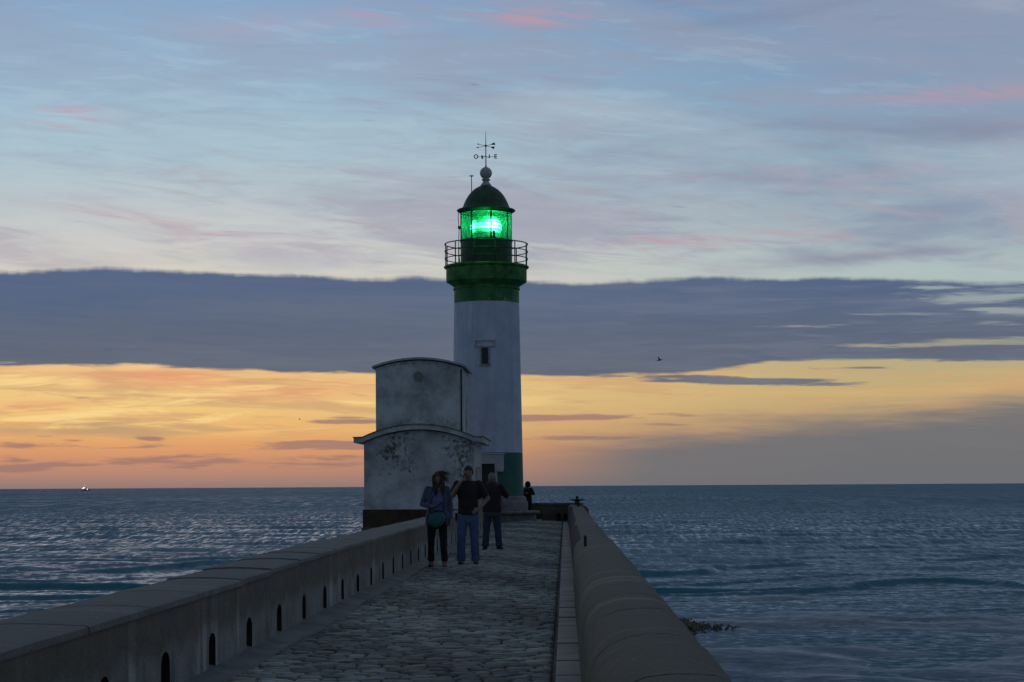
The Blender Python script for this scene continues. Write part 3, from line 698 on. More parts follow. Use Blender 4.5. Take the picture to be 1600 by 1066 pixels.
# vent rod beside the finial
mb = MB(); mb.tube([(TX-.58, TY-.3, 13.35),(TX-.58, TY-.3, 14.13)], .018, 8); mb.tube([(TX-.58, TY-.3, 14.12),(TX-.58, TY-.3, 14.15)], .085, 12)
mb.build('vent_rod', M['finial'], lh, smooth=True, angle=40)
# weather vane
vane = MB().tube([(TX,TY,14.55),(TX,TY,15.35),(TX,TY,16.02)], [.022,.018,.006], 8).build('weather_vane', M['black'], lh, smooth=True)
WINV[vane.name] = WINV[lh.name]
def sub(mb, name, **kw):
    o = mb.build(name, M['black'], None, **kw); o.parent = vane; return o
zc = 15.42
for sgn in (1, -1):
    dr = Vector((1, sgn*.9, 0)).normalized(); sv = Vector((0,0,1))
    tip = Vector((TX,TY,zc+.0))-dr*.44; tail = Vector((TX,TY,zc))+dr*.46
    up_ = .10*sgn
    mb = MB(); A = Vector((TX,TY,zc))-dr*.46+Vector((0,0,-.13*sgn)); B = Vector((TX,TY,zc))+dr*.50+Vector((0,0,.15*sgn))
    mb.tube([A, B], .009, 6)
    d_ = (B-A).normalized(); n_ = d_.cross(Vector((0,1,0))).normalized(); th = Vector((0,.008,0))
    def plate(pts):
        k = len(pts); mb.add([p-th for p in pts]+[p+th for p in pts], [tuple(range(k)), tuple(range(k, 2*k))[::-1]]+[(i, (i+1) % k, k+(i+1) % k, k+i) for i in range(k)])
    plate([A-d_*.06, A+d_*.07+n_*.030, A+d_*.07-n_*.030])
    plate([B-d_*.22+n_*.015, B+n_*.062, B-d_*.03, B-n_*.062, B-d_*.22-n_*.015])
    sub(mb, 'arrow')
mb = MB(); mb.ball((TX,TY,zc), .05, seg=10, rings=8); sub(mb, 'hub', smooth=True)
mb = MB(); mb.ball((TX,TY,14.97), .03, seg=8, rings=6); sub(mb, 'hub', smooth=True)
mb = MB(); zl = 14.97
for dxx, dyy in ((-.36,0),(.36,0),(-.15,-.30),(.15,.30)): mb.tube([(TX,TY,zl),(TX+dxx,TY+dyy,zl+dyy*.0)], .008, 6)
sub(mb, 'letter_arms')
def letter(ch, loc, rz, size=.24):
    cu = bpy.data.curves.new('t', 'FONT'); cu.body = ch; cu.size = size; cu.extrude = .008; cu.offset = .007; cu.align_x = 'CENTER'; cu.align_y = 'CENTER'
    ob = bpy.data.objects.new('t', cu); COL.objects.link(ob); dg = bpy.context.evaluated_depsgraph_get()
    me_ = bpy.data.meshes.new_from_object(ob.evaluated_get(dg)); bpy.data.objects.remove(ob)
    me_.transform(Matrix.Translation(loc) @ Matrix.Rotation(rz, 4, 'Z') @ Matrix.Rotation(PI/2, 4, 'X')); me_.materials.clear(); me_.materials.append(M['black'])
    o = bpy.data.objects.new('compass_letter', me_); COL.objects.link(o); o.parent = vane
letter('O', (TX-.40, TY, zl), 0); letter('E', (TX+.40, TY, zl), 0); letter('N', (TX-.16, TY+.32, zl+.03), R(65), .2); letter('S', (TX+.16, TY-.32, zl-.05), R(65), .2)
# window in the shaft
wx, fy = TX-.02, TY-1.375
win = MB().box(wx-.13, wx+.13, fy-.03, fy+.1, 6.36, 7.02).build('window', M['glass_dark'], lh); WINV[win.name] = WINV[lh.name]
def subp(mb, name, m, par, **kw):
    o = mb.build(name, m, None, **kw); o.parent = par; return o
wf = mat('old_window_frame', (.36,.33,.26), .8, var=(6,.4))
mb = MB(); mb.box(wx-.19, wx-.13, fy-.07, fy+.1, 6.36, 7.02); mb.box(wx+.13, wx+.19, fy-.07, fy+.1, 6.36, 7.02); mb.box(wx-.19, wx+.19, fy-.07, fy+.1, 7.02, 7.07)
subp(mb, 'window_frame', wf, win)
subp(MB().box(wx-.22, wx+.22, fy-.10, fy+.1, 6.30, 6.357), 'sill', wf, win)
mb = MB(); mb.box(wx-.42, wx+.42, fy-.055, fy+.2, 7.30, 7.355); mb.box(wx-.42, wx-.38, fy-.045, fy+.2, 7.10, 7.30); mb.box(wx+.36, wx+.40, fy-.045, fy+.2, 7.10, 7.30); mb.box(wx-.45, wx-.16, fy-.048, fy+.2, 7.073, 7.10); mb.box(wx+.16, wx+.44, fy-.048, fy+.2, 7.073, 7.10)
mb.build('window_hood', M['white'], lh)
# door with a projecting white surround
dx0, dx1, dfy = -3.42, -2.83, TY-1.62
dr_ = MB().box(dx0, dx1, dfy+.10, dfy+.3, .41, 2.33).build('door', M['door'], lh); WINV[dr_.name] = WINV[lh.name]
subp(MB().ball((dx1-.08, dfy+.07, 1.35), .03, seg=10, rings=6), 'handle', M['iron'], dr_, smooth=True)
mb = MB(); mb.box(dx0-.42, dx0, dfy, TY-.9, .41, 2.33); mb.box(dx1, dx1+.10, dfy, TY-.9, .41, 2.33)
mb.box(dx0-.45, dx1+.36, dfy-.02, TY-.8, 2.33, 2.70); mb.box(dx1+.10, dx1+.36, dfy-.018, TY-.8, 2.10, 2.328)
mb.box(dx0-.49, dx1+.39, dfy-.06, TY-.8, 2.70, 2.76, bev=.01); mb.box(dx1+.06, dx1+.34, dfy-.06, dfy+.3, 2.01, 2.10, bev=.01)
mb.build('door_surround', M['white'], lh)

# ------------------------------------------------------------------ shingle and rock by the pier
mb = MB()
for i in range(1700):
    q_r = abs(random.gauss(0, .5)); X_ = 2.6+q_r*2.4; Y_ = 64+random.gauss(0, 1.0)*1.9*max(.15, 1-(X_-2.6)/4.0); r_ = random.uniform(.025, .065)*(1.3 if X_ < 4.4 else .9)
    if X_ > 6.2: continue
    mb.ball((X_, Y_, SEA+.13*math.exp(-((X_-3.3)/1.6)**2)+.05+random.uniform(0,.05)), r_, r_*random.uniform(.6,1), r_*random.uniform(.5,.8), 6, 4, Matrix.Rotation(random.uniform(0,6), 3, 'Z'))
rock = mat('wet_pebble', (.15,.10,.06), .7, (20,.5,.01), var=(3,.6))
o = mb.build('shingle', rock, smooth=True); o['kind'] = 'stuff'; o['label'] = 'brown wet shingle heaped in the shallows beside the pier'
def rock_mesh(seed, a, b, c_):
    g = random.Random(seed); mb = MB(); mb.ball((0,0,0), a, b, c_, 16, 10)
    mb.v = [tuple(Vector(v)*(1+.16*math.sin(v[0]*14+seed)+.12*math.sin(v[1]*17+seed*2)+g.uniform(-.04,.04))) for v in mb.v]; return mb
o = rock_mesh(3, .17, .14, .07).build('rock', rock, smooth=True); o.location = (4.82, 52.3, SEA+.09); tag(o, 'single low dark rock lying alone in the shallow water', 'rock')

# ------------------------------------------------------------------ fishing boat on the horizon
bt = thing('fishing_boat', 'small fishing boat with white deck lights on the horizon', 'boat', (-1034, 4000, SEA), local=True)
hullm = mat('boat_hull', (.12,.12,.13), .5); whm = mat('boat_white', (.5,.5,.5), .6)
def hull():
    mb = MB(); sec = [(-9,2.2,2.2,0),(-6,2.8,2.0,0),(0,3.0,2.0,0),(5,2.6,2.5,0),(8,1.4,3.3,0),(9.6,.15,4.0,.6)]; vs = []
    for x_, w_, h_, kz in sec: vs += [(x_,-w_,h_),(x_,-w_*.75,kz*.5-.3),(x_,w_*.75,kz*.5-.3),(x_,w_,h_)]
    fs = [(4*i+k, 4*i+(k+1) % 4, 4*i+4+(k+1) % 4, 4*i+4+k) for i in range(5) for k in range(4)]+[(0,1,2,3),(20,21,22,23)]
    return mb.add(vs, fs)
hull().build('hull', hullm, bt)
mb = MB(); mb.box(-5.5,-1.0,-1.8,1.8,2.0,5.0,bev=.2); mb.box(-5.0,-1.6,-1.5,1.5,5.0,6.6,bev=.2); mb.build('wheelhouse', whm, bt)
mb = MB(); mb.tube([(-.6,0,2),(-.6,0,12.5)], .22); mb.tube([(-.6,0,9),(5.5,0,4.5)], .15); mb.tube([(7,0,3),(7,0,6)], .12); mb.build('mast', hullm, bt)
def lampm(n, c_, e): return mat(n, (1,1,1), .5, emis=(*c_, e))
lw_, lo__ = lampm('deck_lamp_white', (1,.97,.85), 4), lampm('deck_lamp_orange', (1,.45,.2), 3)
for (x_, z_, r_, m_) in [(-6.2,4.4,.75,lw_),(-3.2,6.0,1.35,lw_),(-.6,6.3,.9,lo__),(-.6,11.5,.65,lo__),(3.0,3.0,.5,lo__),(5.2,3.2,.9,lw_)]:
    MB().ball((x_, -2.0, z_), r_*.72, seg=10, rings=8).build('deck_lamp', m_, bt, smooth=True)

# ------------------------------------------------------------------ birds
gull = mat('gull_feathers', (.05,.05,.055), .8)
def bird(loc, rz, bank_, label, s=1.0):
    mb = MB(); mb.loft([((-.24,0,0),.01,.01),((-.16,0,.0),.035,.03),((0,0,0),.065,.06),((.12,0,.01),.05,.05),((.19,0,.03),.04,.038),((.235,0,.03),.025,.022),((.29,0,.015),.005,.005)], side=(0,1,0), seg=12)
    mb.add([(-.20,-.01,.005),(-.20,.01,.005),(-.36,.07,0),(-.36,-.07,0)], [(0,1,2,3)])
    b = mb.build('gull', gull, smooth=True); tag(b, label, 'bird', 'gulls flying over the sea'); b.location = loc; b.rotation_euler = (bank_, R(-8), rz); b.scale = (s,)*3
    for sg in (1, -1):
        pts = [(0,.03,.03,.13),(.02,.22,.13,.12),(.03,.38,.17,.10),(-.02,.52,.14,.06),(-.08,.64,.10,.015)]; vs = []
        for (x_, y_, z_, c_) in pts: vs += [(x_+c_*.5,sg*y_,z_+.0),(x_,sg*y_,z_+.014),(x_-c_*.6,sg*y_,z_)]+[(x_,sg*y_,z_-.006)]
        fs = [(4*i+k, 4*i+(k+1) % 4, 4*i+4+(k+1) % 4, 4*i+4+k) for i in range(4) for k in range(4)]+[(0,1,2,3),(16,17,18,19)]
        w = MB().add(vs, fs).build('wing', gull, smooth=True); w.parent = b
bird((12.9, 252, 18.4), R(10), R(18), 'dark gull gliding against the cloud bank right of the lighthouse', 1.5)
bird((-50.0, 350, 14.2), R(200), R(-25), 'tiny dark gull in the yellow sky left of the hut', .8)

# ------------------------------------------------------------------ people
SKIN = mat('skin', (.36,.20,.14), .55, (60,.2,.002), var=(5,.12))
def remesh(o, vox, smooth_it=4):
    r_ = o.modifiers.new('remesh', 'REMESH'); r_.mode = 'VOXEL'; r_.voxel_size = vox; r_.use_smooth_shade = True
    s_ = o.modifiers.new('smooth', 'SMOOTH'); s_.iterations = smooth_it; s_.factor = .5
    return o
def limb(mb, pts, rs, k=.0, side=(1,0,0)):
    """tapered limb through joints with rounded joints"""
    path = []
    for i in range(len(pts)-1):
        a, b = Vector(pts[i]), Vector(pts[i+1]); 
        for q in (0, .3, .65, 1.0):
            if i > 0 and q == 0: continue
            r_ = rs[i]+(rs[i+1]-rs[i])*q; bul = 1+k*math.sin(PI*min(1, q*1.4)) if q < .71 else 1
            path.append((a.lerp(b, q), r_*bul, r_*bul))
    mb.loft(path, side=side, seg=14)
    mb.ball(pts[0], rs[0]*.98, seg=12, rings=8); mb.ball(pts[-1], rs[-1]*.98, seg=12, rings=8)
    for p, r_ in list(zip(pts, rs))[1:-1]: mb.ball(p, r_, seg=12, rings=8)
def hand(mb, wrist, fwd, palm, curl=.5, s=1.0, mirror=1):
    """palm slab plus five fingers; fwd = direction of the fingers, palm = direction the palm faces"""
    f = Vector(fwd).normalized(); p = Vector(palm); p = (p-f*p.dot(f)).normalized(); sd_ = f.cross(p)*mirror
    w = Vector(wrist)
    mb.loft([(w, .026*s, .019*s), (w+f*.03*s, .034*s, .018*s), (w+f*.065*s, .041*s, .017*s), (w+f*.095*s, .040*s, .013*s)], side=tuple(sd_), seg=14)
    for off, ln in ((-.030,.068),(-.010,.080),(.010,.076),(.030,.060)):
        a = w+f*.088*s+sd_*off*s; d_ = f.copy(); pts = [a-f*.02*s, a]
        for j, fr in enumerate((.45,.32,.23)):
            ang = curl*(.5+.45*j); d_ = (d_*math.cos(ang)+p*math.sin(ang)).normalized(); pts.append(pts[-1]+d_*ln*fr*s)
        mb.tube(pts, [.0092*s,.0092*s,.0085*s,.0078*s,.0065*s], 8)
    a = w+f*.030*s-sd_*.028*s; d_ = (f*.6-sd_*.75+p*.35).normalized(); pts = [a+sd_*.01*s, a+d_*.025*s, a+d_*.045*s+f*.01*s, a+d_*.055*s+f*.035*s+p*.010*s]
    mb.tube(pts, [.014*s,.012*s,.0105*s,.008*s], 8)
def head(mb, c_, yaw=0, pitch=0, s=1.0):
    """head with jaw, nose, brow, lips and ears; faces -Y before the yaw"""
    rot = Matrix.Rotation(yaw, 3, 'Z') @ Matrix.Rotation(pitch, 3, 'X'); c_ = Vector(c_)
    rings = [(-.118,.022,.020,-.045),(-.108,.040,.038,-.038),(-.085,.055,.060,-.022),(-.05,.066,.078,-.010),(-.01,.073,.090,-.001),(.03,.077,.095,.005),(.07,.073,.090,.008),(.10,.058,.072,.008),(.118,.036,.046,.008),(.126,.012,.016,.008)]
    m2 = MB(); seg = 18; vs = []
    for z_, a, b, yo_ in rings:
        for k in range(seg): q = 2*PI*k/seg; vs.append((a*math.cos(q)*s, (yo_+b*math.sin(q))*s, z_*s))
    fs = [(i*seg+k, i*seg+(k+1) % seg, (i+1)*seg+(k+1) % seg, (i+1)*seg+k) for i in range(len(rings)-1) for k in range(seg)]+[tuple(range(seg))[::-1], tuple((len(rings)-1)*seg+k for k in range(seg))]
    m2.add(vs, fs)
    m2.loft([((0,-.080*s,.018*s),.008*s,.010*s),((0,-.098*s,-.005*s),.011*s,.012*s),((0,-.106*s,-.024*s),.016*s,.014*s),((0,-.088*s,-.036*s),.014*s,.008*s)], seg=10)
    m2.ball((0,-.080*s,.030*s), .055*s, .016*s, .010*s, 12, 6); m2.ball((0,-.080*s,-.060*s), .026*s, .014*s, .010*s, 12, 6)
    for sg in (1, -1):
        m2.ball((sg*.078*s, .010*s, -.008*s), .010*s, .020*s, .032*s, 10, 8); m2.ball((sg*.040*s,-.066*s,-.025*s), .024*s, .020*s, .022*s, 10, 6)
    mb.add([rot @ Vector(v)+c_ for v in m2.v], m2.f); return rot
def face_bits(root, c_, rot, s=1.0):
    ew = mat('eye', (.25,.24,.22), .3); lipm = mat('lip', (.30,.11,.09), .5)
    for sg in (1, -1):
        mb = MB(); mb.ball(rot @ Vector((sg*.031*s,-.083*s,.004*s))+c_, .013*s, seg=10, rings=6); mb.build('eye', ew, root, smooth=True)
    mb = MB(); mb.ball(rot @ Vector((0,-.090*s,-.060*s))+c_, .024*s, .008*s, .007*s, 10, 6, rot); mb.build('mouth', lipm, root, smooth=True)
def shoe(name, ax, ay, yaw, m, root, s=1.0, z0=0.0):
    rot = Matrix.Rotation(yaw, 3, 'Z'); mb = MB()
    pth = [((0,.085,.045),.030,.035),((0,.05,.05),.038,.048),((0,0,.050),.042,.050),((0,-.06,.042),.044,.038),((0,-.12,.034),.046,.032),((0,-.165,.028),.038,.026),((0,-.185,.024),.020,.018)]
    mb.loft([(rot @ Vector(p)*s+Vector((ax, ay, z0)), a*s, b*s) for p, a, b in pth], side=tuple(rot @ Vector((1,0,0))), seg=16)
    mb.v = [(x_, y_, max(z_, z0+.004)) for x_, y_, z_ in mb.v]
    mb.loft([((ax, ay+.01, z0+.05), .042*s, .046*s), ((ax, ay+.012, z0+.12), .044*s, .048*s)], seg=12)
    o = mb.build(name, m, root, smooth=True); sm = MB()
    sm.loft([(rot @ Vector((0,q,0))*s+Vector((ax,ay,z0+.008)), a*s, .008) for q, a in ((.095,.030),(.05,.040),(-.03,.043),(-.12,.048),(-.175,.036),(-.192,.018))], side=tuple(rot @ Vector((1,0,0))), seg=12)
    b = sm.build('sole', M['black'], None, smooth=True); b.parent = o
    return o
def cloth(name, base, fold=14, st=.5, rough=.9):
    return mat(name, base, rough, (fold, st, .02), var=(6,.22))
def V3(x, y, z): return Vector((x, y, z))

def person_root(name_label, loc, yaw=0):
    """the body mesh itself is the top-level object"""
    return name_label, loc, yaw
def finish(body_mb, label, loc, yaw, voxel=.0065):
    b = body_mb.build('person', SKIN, smooth=True); remesh(b, voxel, 2); tag(b, label, 'person', 'people walking on the pier'); b.location = loc; b.rotation_euler = (0, 0, yaw); return b

# ---- man in dark t-shirt and jeans, hand to his face
Lm = (-1.765, 33.7, .0)
J = dict(hl=V3(-.095,0,.93), kl=V3(-.125,-.05,.50), al=V3(-.130,.02,.085), hr=V3(.095,0,.93), kr=V3(.115,-.02,.50), ar=V3(.130,.0,.085),
         sl=V3(-.195,0,1.47), sr=V3(.195,0,1.47), el=V3(-.315,-.09,1.21), wl=V3(-.135,-.20,1.49), er=V3(.355,.06,1.20), wr=V3(.200,-.10,1.02))
hc = V3(.01,-.035,1.665)
mb = MB()
mb.loft([((0,.0,.88),.155,.11),((0,0,1.0),.160,.115),((0,0,1.12),.155,.115),((0,0,1.28),.170,.120),((0,.01,1.40),.180,.110),((0,.015,1.48),.13,.085),((0,.01,1.53),.062,.062),((.005,-.01,1.60),.058,.060)], seg=20)
for a_, b_, c_ in (('sl','el','wl'),('sr','er','wr')): limb(mb, [J[a_], J[b_], J[c_]], [.058,.045,.030], .06)
for a_, b_, c_ in (('hl','kl','al'),('hr','kr','ar')): limb(mb, [J[a_], J[b_], J[c_]], [.085,.058,.040], .08)
mb.ball(J['al']+V3(0,-.03,-.03), .04, .09, .04); mb.ball(J['ar']+V3(0,-.03,-.03), .04, .09, .04)
hand(mb, J['wl'], (.55,.25,.75), (.6,.5,-.2), .55, 1, -1); hand(mb, J['wr'], (-.75,-.35,-.5), (-.2,.9,-.1), .6, 1, 1)
hrot = head(mb, hc, R(-6), R(10))
man = finish(mb, 'man in dark t-shirt and blue jeans facing the camera, hand at his face', Lm, 0)
face_bits(man, hc, hrot)
ts = cloth('dark_tshirt', (.028,.024,.022)); jn = cloth('blue_denim', (.10,.15,.27), 10, .7); dk_ = cloth('dark_shoes', (.03,.03,.032), 30, .3, .6)
mb = MB(); mb.loft([((0,0,.90),.185,.135),((0,0,.95),.188,.142),((0,-.01,1.08),.182,.142),((0,0,1.20),.183,.138),((0,0,1.34),.212,.138),((0,.01,1.43),.215,.120),((0,.015,1.50),.135,.092),((0,.012,1.535),.075,.072)], seg=22)
for a_, b_ in (('sl','el'),('sr','er')):
    e = J[a_].lerp(J[b_], .82); mb.loft([(J[a_]+V3(0,0,-.005), .062,.064),(J[a_].lerp(J[b_],.4),.068,.070),(e,.066,.070)], seg=16); mb.ball(J[a_], .071)
mb.loft([((-0.19,0,1.4400000000000002),.050,.056),((-0.10450000000000001,0.005,1.4700000000000002),0.055,.060),((0,0.005,1.485),0.055,.062),((0.10450000000000001,0.005,1.4700000000000002),0.055,.060),((0.19,0,1.4400000000000002),.050,.056)], side=(0,1,0), seg=14)
remesh(mb.build('tshirt', ts, man, smooth=True), .010, 4)
def trousers(name, m, root, J, wz=.96, hip=(.175,.130), th=.098, kn=.072, hem=.066, hz=.10, yoff=0):
    mb = MB(); mb.loft([((0,yoff,wz),hip[0]*.95,hip[1]*.95),((0,yoff,wz-.08),hip[0]*1.02,hip[1]*1.02),((0,yoff,wz-.15),hip[0],hip[1]*.98),((0,yoff,wz-.21),hip[0]*.72,hip[1]*.8)], seg=20)
    for h_, k_, a_ in (('hl','kl','al'),('hr','kr','ar')):
        A, K, H_ = J[a_], J[k_], J[h_]; e = V3(A.x, A.y, hz)
        mb.loft([(H_+V3(0,0,-.02), th,th*1.08),(H_.lerp(K,.35), th*.95,th),(H_.lerp(K,.75), kn*1.12,kn*1.15),(K, kn,kn*1.08),(K.lerp(e,.35), kn*.98,kn*1.05),(K.lerp(e,.8), hem*.98,hem),(e+V3(0,-.005,.03), hem*1.06,hem*1.1),(e+V3(0,-.01,-.02), hem*1.02,hem*1.12)], seg=18)
    o = mb.build(name, m, root, smooth=True); remesh(o, .010, 3)
    tx_ = bpy.data.textures.get('folds') or bpy.data.textures.new('folds', 'CLOUDS'); tx_.noise_scale = .11
    d_ = o.modifiers.new('folds', 'DISPLACE'); d_.texture = tx_; d_.strength = .022; d_.mid_level = .5; d_.texture_coords = 'LOCAL'
    return o
trousers('jeans', jn, man, J, th=.106, kn=.080, hem=.078)
shoe('shoe', J['al'].x, J['al'].y, R(-6), dk_, man); shoe('shoe', J['ar'].x, J['ar'].y, R(8), dk_, man)
def hair_cap(root, c_, rot, m, s=1.0, back=.0, thick=.012, rough_=.006, seed=1):
    g = random.Random(seed); mb = MB(); tmp = MB(); tmp.ball((0,.012*s,.022*s), (.080+thick)*s, (.098+thick)*s, (.108+thick)*s, 26, 18)
    idx = {}; vs = []
    for i, v in enumerate(tmp.v):
        v = Vector(v); k = 1+g.uniform(-rough_, rough_)*6
        lim = .060+.012*math.sin(v.x*90) if v.y < -.02 else (-.01 if v.y < .03 else -.055-back)      # hairline
        z_ = v.z
        if z_ < lim*s: v = Vector((v.x*.86, v.y*.86+.004, max(z_, lim*s-.02)))
        vs.append(rot @ (v*k)+c_)
    mb.add(vs, tmp.f); return mb.build('hair', m, root, smooth=True)
hb = mat('brown_hair', (.035,.016,.008), .6, (90,.8,.004), var=(30,.5)); hg = mat('grey_hair', (.22,.21,.20), .7, (90,.8,.004), var=(30,.4))
hair_cap(man, hc, hrot, hb, seed=2, thick=.010)
o = MB().box(-.235,-.195,-.05,.06,.80,.95,bev=.01).build('belt_pouch', M['black'], man)

# ---- woman with blown hair, cardigan, teal bag
Lw = (-2.245, 32.6, .0)
Jw = dict(hl=V3(-.09,0,.88), kl=V3(-.115,.0,.48), al=V3(-.118,.03,.085), hr=V3(.09,0,.88), kr=V3(.105,-.06,.49), ar=V3(.125,-.07,.085),
          sl=V3(-.165,0,1.38), sr=V3(.165,0,1.38), el=V3(-.265,.02,1.12), wl=V3(-.09,-.19,1.08), er=V3(.225,.03,1.10), wr=V3(.235,-.04,.86))
wc = V3(.01,-.02,1.565)
mb = MB()
mb.loft([((0,.0,.82),.155,.110),((0,0,.93),.160,.112),((0,0,1.05),.125,.095),((0,-.005,1.20),.145,.112),((0,.01,1.31),.150,.100),((0,.012,1.40),.105,.075),((0,.01,1.44),.052,.052),((.005,-.005,1.50),.048,.050)], seg=20)
for a_, b_, c_ in (('sl','el','wl'),('sr','er','wr')): limb(mb, [Jw[a_], Jw[b_], Jw[c_]], [.048,.037,.025], .05)
for a_, b_, c_ in (('hl','kl','al'),('hr','kr','ar')): limb(mb, [Jw[a_], Jw[b_], Jw[c_]], [.080,.052,.036], .08)
mb.ball(Jw['al']+V3(0,-.03,-.03), .036, .08, .036); mb.ball(Jw['ar']+V3(0,-.03,-.03), .036, .08, .036)
hand(mb, Jw['wl'], (.85,-.45,.05), (.1,.1,1), .45, .9, 1); hand(mb, Jw['wr'], (0,-.1,-1), (-1,0,0), .45, .9, -1)
wrot = head(mb, wc, R(4), R(14), .93)
woman = finish(mb, 'woman with wind-blown red-brown hair in a blue cardigan looking at her phone', Lw, 0)
face_bits(woman, wc, wrot, .93)
top = cloth('violet_top', (.15,.17,.34), 12, .5); cg = cloth('blue_cardigan', (.085,.105,.16), 16, .7); bk = cloth('black_trousers', (.012,.011,.013)); bt_ = mat('brown_boots', (.16,.09,.055), .6, var=(8,.3))
mb = MB(); mb.loft([((0,0,.82),.185,.135),((0,0,.90),.178,.132),((0,0,1.04),.142,.115),((0,-.01,1.19),.160,.130),((0,.01,1.30),.158,.112),((0,.012,1.37),.115,.085),((0,.012,1.41),.085,.062)], seg=22)
remesh(mb.build('top', top, woman, smooth=True), .010, 4)
mb = MB()                                           # open cardigan: back and two hanging fronts plus sleeves
for sg in (1, -1):
    mb.loft([((sg*.165,.0,.74),.050,.115),((sg*.160,.0,.90),.052,.125),((sg*.125,.0,1.05),.050,.115),((sg*.130,.0,1.20),.055,.120),((sg*.115,.01,1.33),.060,.105),((sg*.085,.02,1.40),.045,.070)], seg=16)
    a_, b_, c_ = ('sl','el','wl') if sg < 0 else ('sr','er','wr')
    limb(mb, [Jw[a_], Jw[b_], Jw[b_].lerp(Jw[c_], .9)], [.062,.050,.040], .03)
mb.loft([((-0.16,0,1.34),.050,.056),((-0.08800000000000001,0.03,1.37),0.045,.060),((0,0.03,1.385),0.045,.062),((0.08800000000000001,0.03,1.37),0.045,.060),((0.16,0,1.34),.050,.056)], side=(0,1,0), seg=14)
mb.loft([((0,.09,.74),.185,.040),((0,.085,.95),.170,.045),((0,.08,1.12),.145,.045),((0,.085,1.30),.160,.045),((0,.06,1.41),.10,.040)], seg=16)
remesh(mb.build('cardigan', cg, woman, smooth=True), .010, 3)
trousers('trousers', bk, woman, Jw, wz=.90, hip=(.165,.122), th=.088, kn=.062, hem=.058, hz=.14)
shoe('boot', Jw['al'].x, Jw['al'].y, R(-5), M['black'], woman, .92); shoe('boot', Jw['ar'].x, Jw['ar'].y, R(5), bt_, woman, .92)
hr = mat('auburn_hair', (.085,.04,.02), .55, (120,.8,.004), var=(40,.5))
mb = MB(); g = random.Random(5); cc = wc
tmp = MB(); tmp.ball((0,.015,.02), .088, .106, .112, 24, 16)
mb.add([wrot @ Vector((v[0]*(.84 if (v[1] < -.02 and v[2] < .045) else 1), v[1]*(.80 if (v[1] < -.02 and v[2] < .045) else 1), v[2]))+cc for v in tmp.v], tmp.f)
for i in range(170):                                # locks falling over the right shoulder and behind
    a = g.uniform(-2.9, -.2) if i < 95 else g.uniform(-PI, PI); sx_ = -1 if i < 110 else 1
    st0 = cc+V3(sx_*g.uniform(.045,.088), g.uniform(-.075,.08), g.uniform(-.03,.08)); ln = g.uniform(.20,.36); pts = []
    for j in range(7):
        q = j/6; pts.append(st0+V3(sx_*(.030*math.sin(q*2.2))+q*g.uniform(-.010,.02)+(.07*q if sx_ < 0 else .0), -.03*q+g.uniform(-.006,.006), -ln*q))
    mb.tube(pts, [.009,.011,.011,.010,.008,.005,.002], 5)
for i in range(130):                                # strands lifted by the wind
    st0 = cc+V3(g.uniform(-.04,.085), g.uniform(-.07,.07), g.uniform(.0,.12)); dx_ = g.uniform(.05,.16); rise = g.uniform(-.10,.10); pts = []
    ph = g.uniform(0,6)
    for j in range(7):
        q = j/6; pts.append(st0+V3(dx_*q**.9, -.02*q+.015*math.sin(q*5+ph), rise*q-.06*q*q+.012*math.sin(q*6+ph)))
    mb.tube(pts, [.005,.005,.004,.0035,.003,.002,.001], 4)
mb.build('hair', hr, woman, smooth=True)
# bag and phone are carried things: top level
bagm = cloth('teal_leather', (.02,.15,.14), 20, .3, .6)
bag = thing('handbag', 'teal rounded handbag hanging in front of the woman', 'handbag', (Lw[0]+.0, Lw[1]-.19, .775), local=True); bag.scale = (.82, 1, 1.12)
mb = MB(); mb.loft([((-.165,0,.10),.045,.06),((-.12,0,.085),.055,.115),((-.03,0,.075),.060,.135),((.06,0,.085),.058,.125),((.13,0,.115),.050,.090),((.165,0,.14),.035,.045)], side=(0,1,0), seg=20); mb.build('bag_body', bagm, bag, smooth=True)
MB().tube([(-.15,-.03,.16),(-.05,-.06,.20),(.05,-.06,.205),(.15,-.03,.19)], .009, 6).build('zip', M['black'], bag, smooth=True)
MB().tube([(-.155,0,.14),(-.145,.02,.26),(-.10,.02,.40),(.0,.04,.56),(.10,.10,.66),(.13,.20,.69),(.12,.32,.60)], .010, 6).build('strap', M['black'], bag, smooth=True)
ph = MB().box(-.038,.038,-.075,.075,-.005,.005,bev=.004).build('phone', M['black']); ph.location = (Lw[0]+.035, Lw[1]-.265, 1.105); ph.rotation_euler = (R(28), R(4), R(-60))
tag(ph, "dark phone held flat in the woman's hand above the teal bag", 'phone')
p2 = MB().box(-.037,.037,-.075,.075,-.005,.005,bev=.004).build('phone', M['black']); p2.location = (Lm[0]-.075, Lm[1]-.150, 1.60); p2.rotation_euler = (R(75), R(10), R(-70))
tag(p2, "dark phone at the cheek of the man in the dark t-shirt", 'phone')

# ---- man seen from behind, both hands raised to his face
L2 = (-1.635, 41.4, .0)
J2 = dict(hl=V3(-.095,0,.90), kl=V3(-.125,.02,.48), al=V3(-.150,.0,.085), hr=V3(.095,0,.90), kr=V3(.125,.02,.48), ar=V3(.155,.0,.085),
          sl=V3(-.190,0,1.41), sr=V3(.190,0,1.41), el=V3(-.290,.12,1.20), wl=V3(-.105,.22,1.42), er=V3(.315,.12,1.22), wr=V3(.105,.22,1.42))
h2 = V3(0,.045,1.595); mb = MB()
mb.loft([((0,.0,.85),.155,.11),((0,0,.97),.165,.125),((0,0,1.10),.165,.13),((0,0,1.24),.172,.125),((0,.01,1.35),.180,.110),((0,.015,1.43),.13,.085),((0,.02,1.47),.062,.062),((0,.04,1.54),.058,.060)], seg=20)
for a_, b_, c_ in (('sl','el','wl'),('sr','er','wr')): limb(mb, [J2[a_], J2[b_], J2[c_]], [.058,.045,.030], .06)
